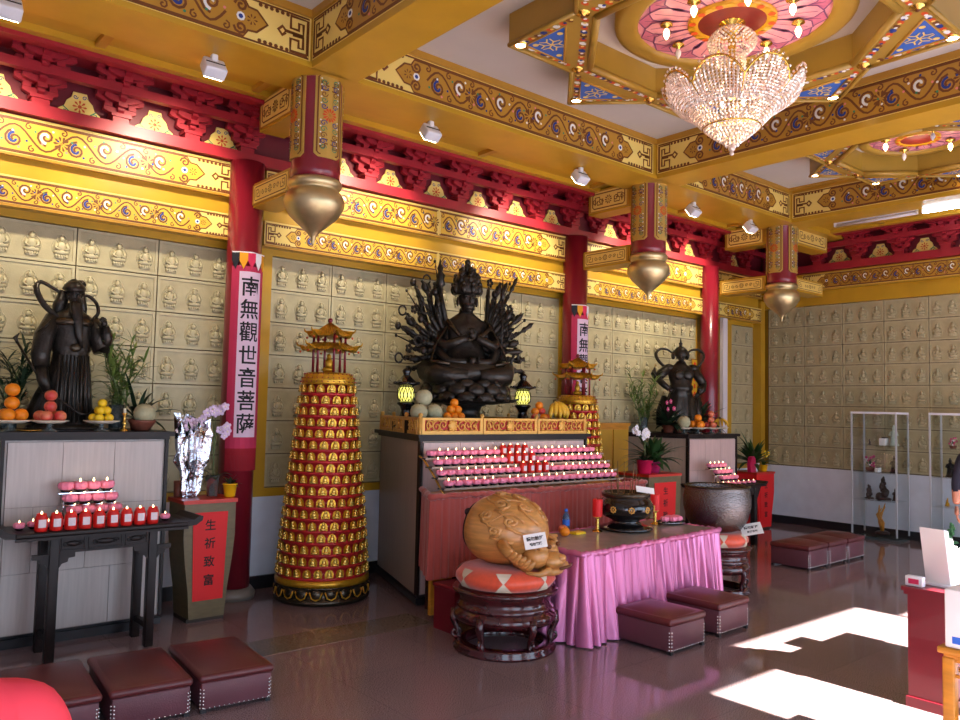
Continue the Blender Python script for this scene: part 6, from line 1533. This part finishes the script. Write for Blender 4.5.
def carve(name, loc, label, kind, m, h):
    c = MB(); rnd = random.Random(int(loc[1] * 100 + loc[2] * 10))
    if kind == 'rock':
        c.lathe([(h * .28, 0), (h * .3, h * .06), (h * .2, h * .1)], m, n=14)
        for k in range(12): z = h * (.12 + .8 * k / 12); r = h * .16 * (1.1 - .7 * k / 12); c.sphere((rnd.uniform(-r, r) * .7, rnd.uniform(-r, r) * .7, z), (r * rnd.uniform(.6, 1.1), r * .8, r), m, 8, 6)
    elif kind == 'figure':
        c.loft([(0, 0, 0, h * .22, h * .2), (0, 0, h * .06, h * .23, h * .2), (0, 0, h * .08, h * .17, h * .14, .1, 6), (0, 0, h * .4, h * .13, h * .11, .1, 6), (0, 0, h * .62, h * .14, h * .1), (0, 0, h * .74, h * .06, h * .06)], m, 18); c.sphere((0, 0, h * .82), (h * .08, h * .09, h * .1), m, 10, 8); c.sphere((0, 0, h * .93), h * .05, m, 8, 6)
        for s in (-1, 1): c.tube([(s * h * .12, 0, h * .66), (s * h * .19, -h * .04, h * .5), (s * h * .06, -h * .14, h * .48)], [h * .05, h * .045, h * .03], m, 7)
    elif kind == 'branch':
        c.lathe([(h * .2, 0), (h * .22, h * .05), (h * .14, h * .1)], 'carving', n=14)
        for k in range(5): a = rnd.uniform(0, 6); c.tube([(0, 0, h * .08), (h * .08 * sin(a), h * .06 * cos(a), h * .35), (h * .12 * sin(a + 1.4), h * .1 * cos(a), h * .6), (h * .06 * sin(a + 3), h * .1 * cos(a + 1), h * (.75 + .05 * k))], [h * .05, h * .045, h * .035, h * .015], m, 7)
    elif kind == 'flowers':
        c.lathe([(h * .2, 0), (h * .3, h * .2), (h * .2, h * .25)], 'pot_brown', n=14)
        for k in range(12): c.sphere((rnd.uniform(-.3, .3) * h, rnd.uniform(-.25, .25) * h, h * rnd.uniform(.3, .95)), h * .09, 'petal_pink' if k % 3 else 'petal_white', 6, 5)
        for k in range(6): blade(c, (0, 0, h * .2), k, h * .7, h * .12, .6, 'leaf', 5, 1.1)
    elif kind == 'box': c.rbox((0, 0, h / 2), (h * .9, h * 1.6, h), h * .05, 'paper_white', 2); c.rbox((0, 0, h * 1.08), (h * .5, h * .9, h * .2), h * .04, 'carving', 2)
    o = c.build(name); o.location = loc; o.rotation_euler = (0, 0, -pi / 2); return tag(o, label, 'ornament', 'ornaments in the glass cases')
Xc = 11.93
carve('jade_figure', (Xc, 4.93, 1.332), 'pale jade standing figure on the top shelf of the fully seen case', 'figure', 'jade_pale', .3)
carve('display_box', (Xc, 5.06, 1.332), 'small white box with a dark lid on the top shelf of the fully seen case', 'box', 'paper_white', .1)
carve('dark_dish_ornament', (Xc, 5.27, 1.332), 'low dark ornament at the left of the top shelf in the fully seen case', 'rock', 'carving', .09)
carve('dark_figure', (Xc, 4.93, .947), 'black seated figure on the second shelf of the fully seen case', 'figure', 'ebony', .25)
carve('flower_ornament', (Xc, 5.26, .947), 'pink and white flower ornament on the second shelf of the fully seen case', 'flowers', 'apple', .24)
carve('price_card', (Xc - .08, 5.12, .947), 'white card on the second shelf of the fully seen case', 'box', 'paper_white', .06)
carve('wood_carving', (Xc, 5.08, .552), 'large dark wood rock carving on the third shelf of the fully seen case', 'rock', 'carving', .36)
carve('wood_carving', (Xc, 5.28, .552), 'smaller dark pointed carving at the left of the third shelf', 'rock', 'carving', .22)
carve('wood_carving', (Xc, 4.92, .552), 'small dark carving at the right of the third shelf', 'figure', 'carving', .18)
carve('branch_carving', (Xc, 5.1, .062), 'twisted golden branch carving on the floor of the fully seen case', 'branch', 'wood_gold', .46)
carve('dark_figure', (Xc, 4.2, .947), 'slim black figure on the second shelf of the second case', 'figure', 'ebony', .26)
carve('gold_ornament', (Xc, 4.24, .552), 'small golden ornament on the third shelf of the second case', 'rock', 'gold_paint', .12)
carve('jade_ornament', (Xc, 4.2, .062), 'green jade ornament low in the second case', 'rock', 'jade', .3)
carve('flower_ornament', (Xc, 4.16, 1.332), 'pale flower ornament on the top shelf of the second case', 'flowers', 'apple', .16)

for o in (LC, JC):
    for ch in list(o.children_recursive): bpy.data.objects.remove(ch)
    bpy.data.objects.remove(o)

t = thing('cabinet', 'yellow wooden cabinet against the tiled wall behind the farther pagoda tower', 'cabinet', (8.12, 7.02, 0))
c = MB(); c.box(-.33, .33, -.12, .12, .05, 1.55, 'wood_gold'); c.build('body', t); c = MB(); c.box(-.35, .35, -.14, .13, 1.55, 1.585, 'wood_gold'); c.build('top', t)
for s in (-1, 1): c = MB(); c.box(s * .16 - .145, s * .16 + .145, -.135, -.12, .1, 1.5, 'yellow'); c.build('door', t); c = MB(); c.sphere((s * .03, -.14, .85), .014, 'brass', 8, 6); c.build('knob', t)
c = MB(); c.box(-.3, .3, -.1, .1, 0, .05, 'stand_dark'); c.build('plinth', t)
t = thing('wall_scroll', 'narrow yellow paper scroll with small red marks beside the third red column', 'scroll', (10.26, 7.13, 1.92))
c = MB(); c.box(-.055, .055, -.008, .008, 0, .62, 'yellow'); c.build('paper', t)
c = MB(); c.tube([(-.07, 0, .625), (.07, 0, .625)], .01, 'brown_line', 6); c.build('rod', t)
c = MB()
for k in range(5): c.box(-.02, .02, -.011, -.008, .08 + .11 * k, .14 + .11 * k, 'paint_red'); 
o = c.build('red_marks', t); o['kind'] = 'stuff'
# ------------------------------------------------------------------ red counter and gold table at the right edge
t = thing('red_counter', 'narrow dark red counter at the right edge, standing in the sunlight', 'counter', (5.23, 1.98, 0))
c = MB(); c.box(0, 1.3, -.11, .11, .06, .69, 'counter_red'); c.build('body', t)
c = MB(); c.box(-.02, 1.32, -.13, .14, .69, .715, 'counter_red'); c.box(-.012, 1.3, -.12, .128, .668, .69, 'counter_red'); c.build('top', t)
c = MB(); c.box(-.015, 1.3, -.12, .12, 0, .06, 'counter_red'); c.build('plinth', t)
# leaning acrylic stand with white leaflets
t = thing('leaflet_stand', 'sloping stand of bright white leaflets on top of the red counter', 'leaflet stand', (5.42, 1.97, .716), rz=rad(-8))
c = MB()
for k in range(5):
    c.prism([(.0 + .055 * k, .0), (.05 + .055 * k, .0), (-.02 + .05 * k, .34 - .05 * k), (-.07 + .05 * k, .35 - .05 * k)], -.09, .06, 'paper_white', (0, 0, .0), (1, 0, 0), (0, 0, 1), (0, -1, 0))
c.build('leaflets', t)
c = MB(); c.box(-.05, .34, -.1, .08, 0, .012, 'fixture_white'); c.build('base', t)
tag((lambda c: (c.rbox((0, 0, .03), (.05, .1, .06), .004, 'fixture_white', 2), c.cbox((-.026, 0, .03), (.002, .06, .03), 'pot_pink'), c)[2])(MB()).build('small_box', loc=(5.27, 2.06, .716)), 'tiny white box at the corner of the red counter', 'box')
tag((lambda c: (c.rbox((0, 0, .08), (.3, .2, .16), .01, 'paper_white', 2), c.cbox((0, 0, .161), (.28, .04, .002), 'pot_pink'), c)[2])(MB()).build('white_carton', loc=(5.98, 1.97, .716)), 'white carton farther along the top of the red counter', 'box')
t = thing('gold_table', 'golden carved wooden table with fretwork apron at the bottom right edge', 'table', (4.2, .98, 0))
c = MB(); c.rbox((0, 0, .738), (.7, .88, .03), .008, 'wood_gold'); c.build('top', t)
c = MB(); c.rbox((0, 0, .715), (.66, .84, .02), .004, 'wood_gold'); c.build('moulding', t)
for x in (-.31, .31):
    for y in (-.4, .4): c = MB(); c.rbox((x, y, .355), (.05, .05, .71), .008, 'wood_gold'); c.build('leg', t)
for x in (-.31, .31):
    c = MB(); c.box(x - .01, x + .01, -.38, .38, .69, .706, 'wood_gold'); c.box(x - .01, x + .01, -.38, .38, .625, .637, 'wood_gold')
    for k in range(9): c.tube([(x, -.34 + .085 * k + p[0], .662 + p[1]) for p in spiral((0, 0), .024, 1.3, 0, 1 if k % 2 else -1, 9)], .005, 'wood_gold', 5)
    c.build('fretwork_apron', t)
for y in (-.4, .4):
    c = MB(); c.box(-.29, .29, y - .01, y + .01, .69, .706, 'wood_gold'); c.box(-.29, .29, y - .01, y + .01, .625, .637, 'wood_gold')
    for k in range(7): c.tube([(-.255 + .085 * k + p[0], y, .662 + p[1]) for p in spiral((0, 0), .024, 1.3, 0, 1 if k % 2 else -1, 9)], .005, 'wood_gold', 5)
    c.build('fretwork_apron', t)
c = MB(); c.box(-.3, .3, -.39, .39, .40, .42, 'wood_gold'); c.build('lower_shelf', t)
tag((lambda c: (c.rbox((0, 0, .125), (.3, .26, .25), .006, 'paper_white', 2), c.box(-.151, -.15, -.1, .1, .02, .05, 'cap_blue'), c)[2])(MB()).build('white_box', loc=(4.01, 1.26, .754)), 'white box glaring in the sun on the golden table', 'box')
tag((lambda c: (c.rbox((0, 0, .02), (.2, .16, .04), .008, 'paper_red', 2), c)[1])(MB()).build('red_packet', loc=(4.1, 1.2, .421)), 'red packet on the lower shelf of the golden table', 'packet')

# ------------------------------------------------------------------ people
def skin_body(name, joints, bones, m_of, parent, root=0, lev=2):
    me = bpy.data.meshes.new(name); me.from_pydata([j[0] for j in joints], bones, []); o = bpy.data.objects.new(name, me); COL.objects.link(o)
    md = o.modifiers.new('s', 'SKIN'); md.use_smooth_shade = True
    for i, j in enumerate(joints): me.skin_vertices[0].data[i].radius = j[1] if isinstance(j[1], tuple) else (j[1], j[1]); me.skin_vertices[0].data[i].use_root = (i == root)
    sb = o.modifiers.new('d', 'SUBSURF'); sb.levels = lev; sb.render_levels = lev
    bpy.context.view_layer.update(); dg = bpy.context.evaluated_depsgraph_get()
    m2 = bpy.data.meshes.new_from_object(o.evaluated_get(dg)); m2.name = name; o.modifiers.clear(); o.data = m2
    bpy.data.meshes.remove(me); m2.materials.clear()
    ms = []
    for p in m2.polygons:
        k = m_of(p.center)
        if k not in ms: ms.append(k)
        p.material_index = ms.index(k); p.use_smooth = True
    for k in ms: m2.materials.append(MATS[k])
    o.parent = parent; return o
def face(t, c, s, yaw):
    R = Matrix.Translation(c) @ Matrix.Rotation(yaw, 4, 'Z')   # face looks to local -y
    h = MB()
    def sp(mb, p, r, m): mb.sphere(R @ V(tuple(q * s for q in p)), tuple(q * s for q in r), m, 16, 12, Matrix.Rotation(yaw, 4, 'Z'))
    sp(h, (0, .02, .06), (.33, .4, .44), 'skin'); sp(h, (0, -.06, -.22), (.25, .3, .25), 'skin'); sp(h, (0, -.4, -.03), (.06, .09, .12), 'skin')
    for k in (-1, 1): sp(h, (k * .34, .04, -.02), (.05, .1, .15), 'skin')
    h.build('head', t)
    for k in (-1, 1): e = MB(); sp(e, (k * .14, -.345, .03), (.06, .03, .035), 'eye_white'); sp(e, (k * .14, -.37, .03), (.028, .015, .03), 'hair'); sp(e, (k * .14, -.36, .09), (.09, .03, .016), 'hair'); e.build('eye', t)
    e = MB(); sp(e, (0, -.335, -.22), (.11, .035, .03), 'lips'); e.build('mouth', t)
    hr = MB(); sp(hr, (0, .1, .16), (.37, .4, .4), 'hair'); sp(hr, (0, .22, -.05), (.33, .28, .32), 'hair'); hr.build('hair', t)
def hand(t, w, d, palm, s=1., name='hand'):
    w, d, palm = V(w), V(d).normalized(), V(palm).normalized(); side = d.cross(palm).normalized(); c = MB()
    c.tube([w, w + d * .045 * s, w + d * .085 * s], [.026 * s, .038 * s, .036 * s], 'skin', 10, flat=(1, .55))
    for k, L in enumerate((.062, .075, .08, .07)):
        b = w + d * .085 * s + side * (.028 - .019 * k) * s; c.tube([b, b + d * L * .5 * s + palm * .006 * s, b + d * L * .85 * s + palm * .02 * s, b + d * L * s + palm * .032 * s], [.0095 * s, .009 * s, .008 * s, .006 * s], 'skin', 8)
    b = w + d * .03 * s + side * .03 * s; c.tube([b, b + side * .025 * s + d * .025 * s, b + side * .032 * s + d * .055 * s + palm * .015 * s], [.012 * s, .011 * s, .007 * s], 'skin', 8); c.build(name, t)
# kneeling worshipper, only the shoulder in frame (faces the left altar)
t = thing('person', 'person in a red shirt kneeling at the bottom left corner, only a shoulder showing', 'person', (.31, 2.24, .0), rz=rad(4)); PL_ = t
J = [((0, 0, .42), (.15, .13)), ((0, .02, .62), (.13, .11)), ((0, .04, .82), (.15, .12)), ((0, .03, .96), (.10, .09)), ((0, .04, 1.06), .052), ((0, .05, 1.13), .055),
     ((.17, .03, .95), .075), ((.235, .06, .72), .052), ((.15, .26, .64), .04), ((.06, .36, .78), .03), ((-.17, .03, .95), .075), ((-.235, .06, .72), .052), ((-.15, .26, .64), .04), ((-.06, .36, .78), .03),
     ((.1, .04, .36), .1), ((.13, .36, .13), .075), ((.13, .02, .09), .062), ((.13, -.2, .06), .045), ((.13, -.3, .045), .035), ((-.1, .04, .36), .1), ((-.13, .36, .13), .075), ((-.13, .02, .09), .062), ((-.13, -.2, .06), .045), ((-.13, -.3, .045), .035)]
Bn = [(0, 1), (1, 2), (2, 3), (3, 4), (4, 5), (3, 6), (6, 7), (7, 8), (8, 9), (3, 10), (10, 11), (11, 12), (12, 13), (0, 14), (14, 15), (15, 16), (16, 17), (17, 18), (0, 19), (19, 20), (20, 21), (21, 22), (22, 23)]
skin_body('body', J, Bn, lambda c: 'skin' if c.z > 1.05 or (c.y > .2 and c.z > .55) else ('shirt_red' if c.z > .42 else 'trousers'), t)
face(t, (0, .1, 1.22), .22, pi)
for s in (-1, 1): hand(t, (s * .05, .37, .79), (-s * .25, .25, 1), (-s, 0, 0))
# standing man at the right edge
t = thing('person', 'man in a dark navy shirt standing at the right edge before the second glass case', 'person', (9.0, 2.86, 0), rz=rad(-70))
J = [((0, 0, .92), (.15, .11)), ((0, 0, 1.1), (.14, .1)), ((0, 0, 1.26), (.16, .11)), ((0, 0, 1.38), (.1, .085)), ((0, 0, 1.46), .052), ((0, -.01, 1.53), .055),
     ((.18, 0, 1.36), .07), ((.24, .02, 1.1), .05), ((.24, -.06, .88), .038), ((-.18, 0, 1.36), .07), ((-.24, .02, 1.1), .05), ((-.24, -.06, .88), .038),
     ((.09, 0, .84), .1), ((.1, -.01, .48), .068), ((.1, .02, .1), .045), ((.1, -.12, .04), .038), ((-.09, 0, .84), .1), ((-.1, -.01, .48), .068), ((-.1, .02, .1), .045), ((-.1, -.12, .04), .038)]
Bn = [(0, 1), (1, 2), (2, 3), (3, 4), (4, 5), (3, 6), (6, 7), (7, 8), (3, 9), (9, 10), (10, 11), (0, 12), (12, 13), (13, 14), (14, 15), (0, 16), (16, 17), (17, 18), (18, 19)]
skin_body('body', J, Bn, lambda c: 'skin' if c.z > 1.44 or (abs(c.x) > .2 and c.z < 1.02) else ('shirt_navy' if c.z > .9 else ('trousers' if c.z > .1 else 'hair')), t)
face(t, (0, -.02, 1.6), .215, 0)
for s in (-1, 1): hand(t, (s * .24, -.07, .87), (0, -.1, -1), (-s, 0, 0))

PL_.scale = (1.12, 1.05, 1.03)
# ------------------------------------------------------------------ light
def light(kind, name, loc, energy, color=(1, 1, 1), **kw):
    L = bpy.data.lights.new(name, kind); L.energy = energy; L.color = color
    for k, v in kw.items(): setattr(L, k, v)
    o = bpy.data.objects.new(name, L); COL.objects.link(o); o.location = loc; return o
sun = light('SUN', 'sun', (4, -4, 6), 72, (1, .97, .91), angle=rad(.6))
_d = V((.0, 1, -.74)).normalized(); sun.rotation_euler = _d.to_track_quat('-Z', 'Y').to_euler()
w = bpy.data.worlds.new('world'); SC.world = w; w.use_nodes = True
bg = w.node_tree.nodes['Background']; bg.inputs['Color'].default_value = (.62, .78, 1, 1); bg.inputs['Strength'].default_value = 4.8
for x0, x1, h in OPEN:
    a = light('AREA', 'door_portal', ((x0 + x1) / 2, -.52, h / 2), 1, shape='RECTANGLE', size=x1 - x0, size_y=h)
    a.rotation_euler = (pi / 2, 0, 0); a.data.cycles.is_portal = True
light('POINT', 'chandelier_fill', (5.35, 3.39, 4.2), 16, (1, .82, .6), shadow_soft_size=.15)  # added fill inside the chandelier, brightens its beads
light('POINT', 'rosette_glow', (5.35, 3.39, 4.62), 2, (1, .84, .6), shadow_soft_size=.25)
light('POINT', 'small_rosette_glow', (9.15, 3.5, 4.6), 4, (1, .84, .6), shadow_soft_size=.2)
SC.view_settings.exposure = 0.05
cy = SC.cycles; cy.max_bounces = 7; cy.diffuse_bounces = 4; cy.glossy_bounces = 3; cy.transmission_bounces = 6; cy.transparent_max_bounces = 32
cy.sample_clamp_indirect = 4; cy.caustics_reflective = False; cy.caustics_refractive = False

for p, e in (((1.63, 6.1, 1.12), .6), ((4.8, 5.4, 1.36), .8), ((5.7, 5.4, 1.36), .8), ((9.3, 5.9, 1.0), .6)): light('POINT', 'candle_light', p, e, (1, .7, .4), shadow_soft_size=.12)
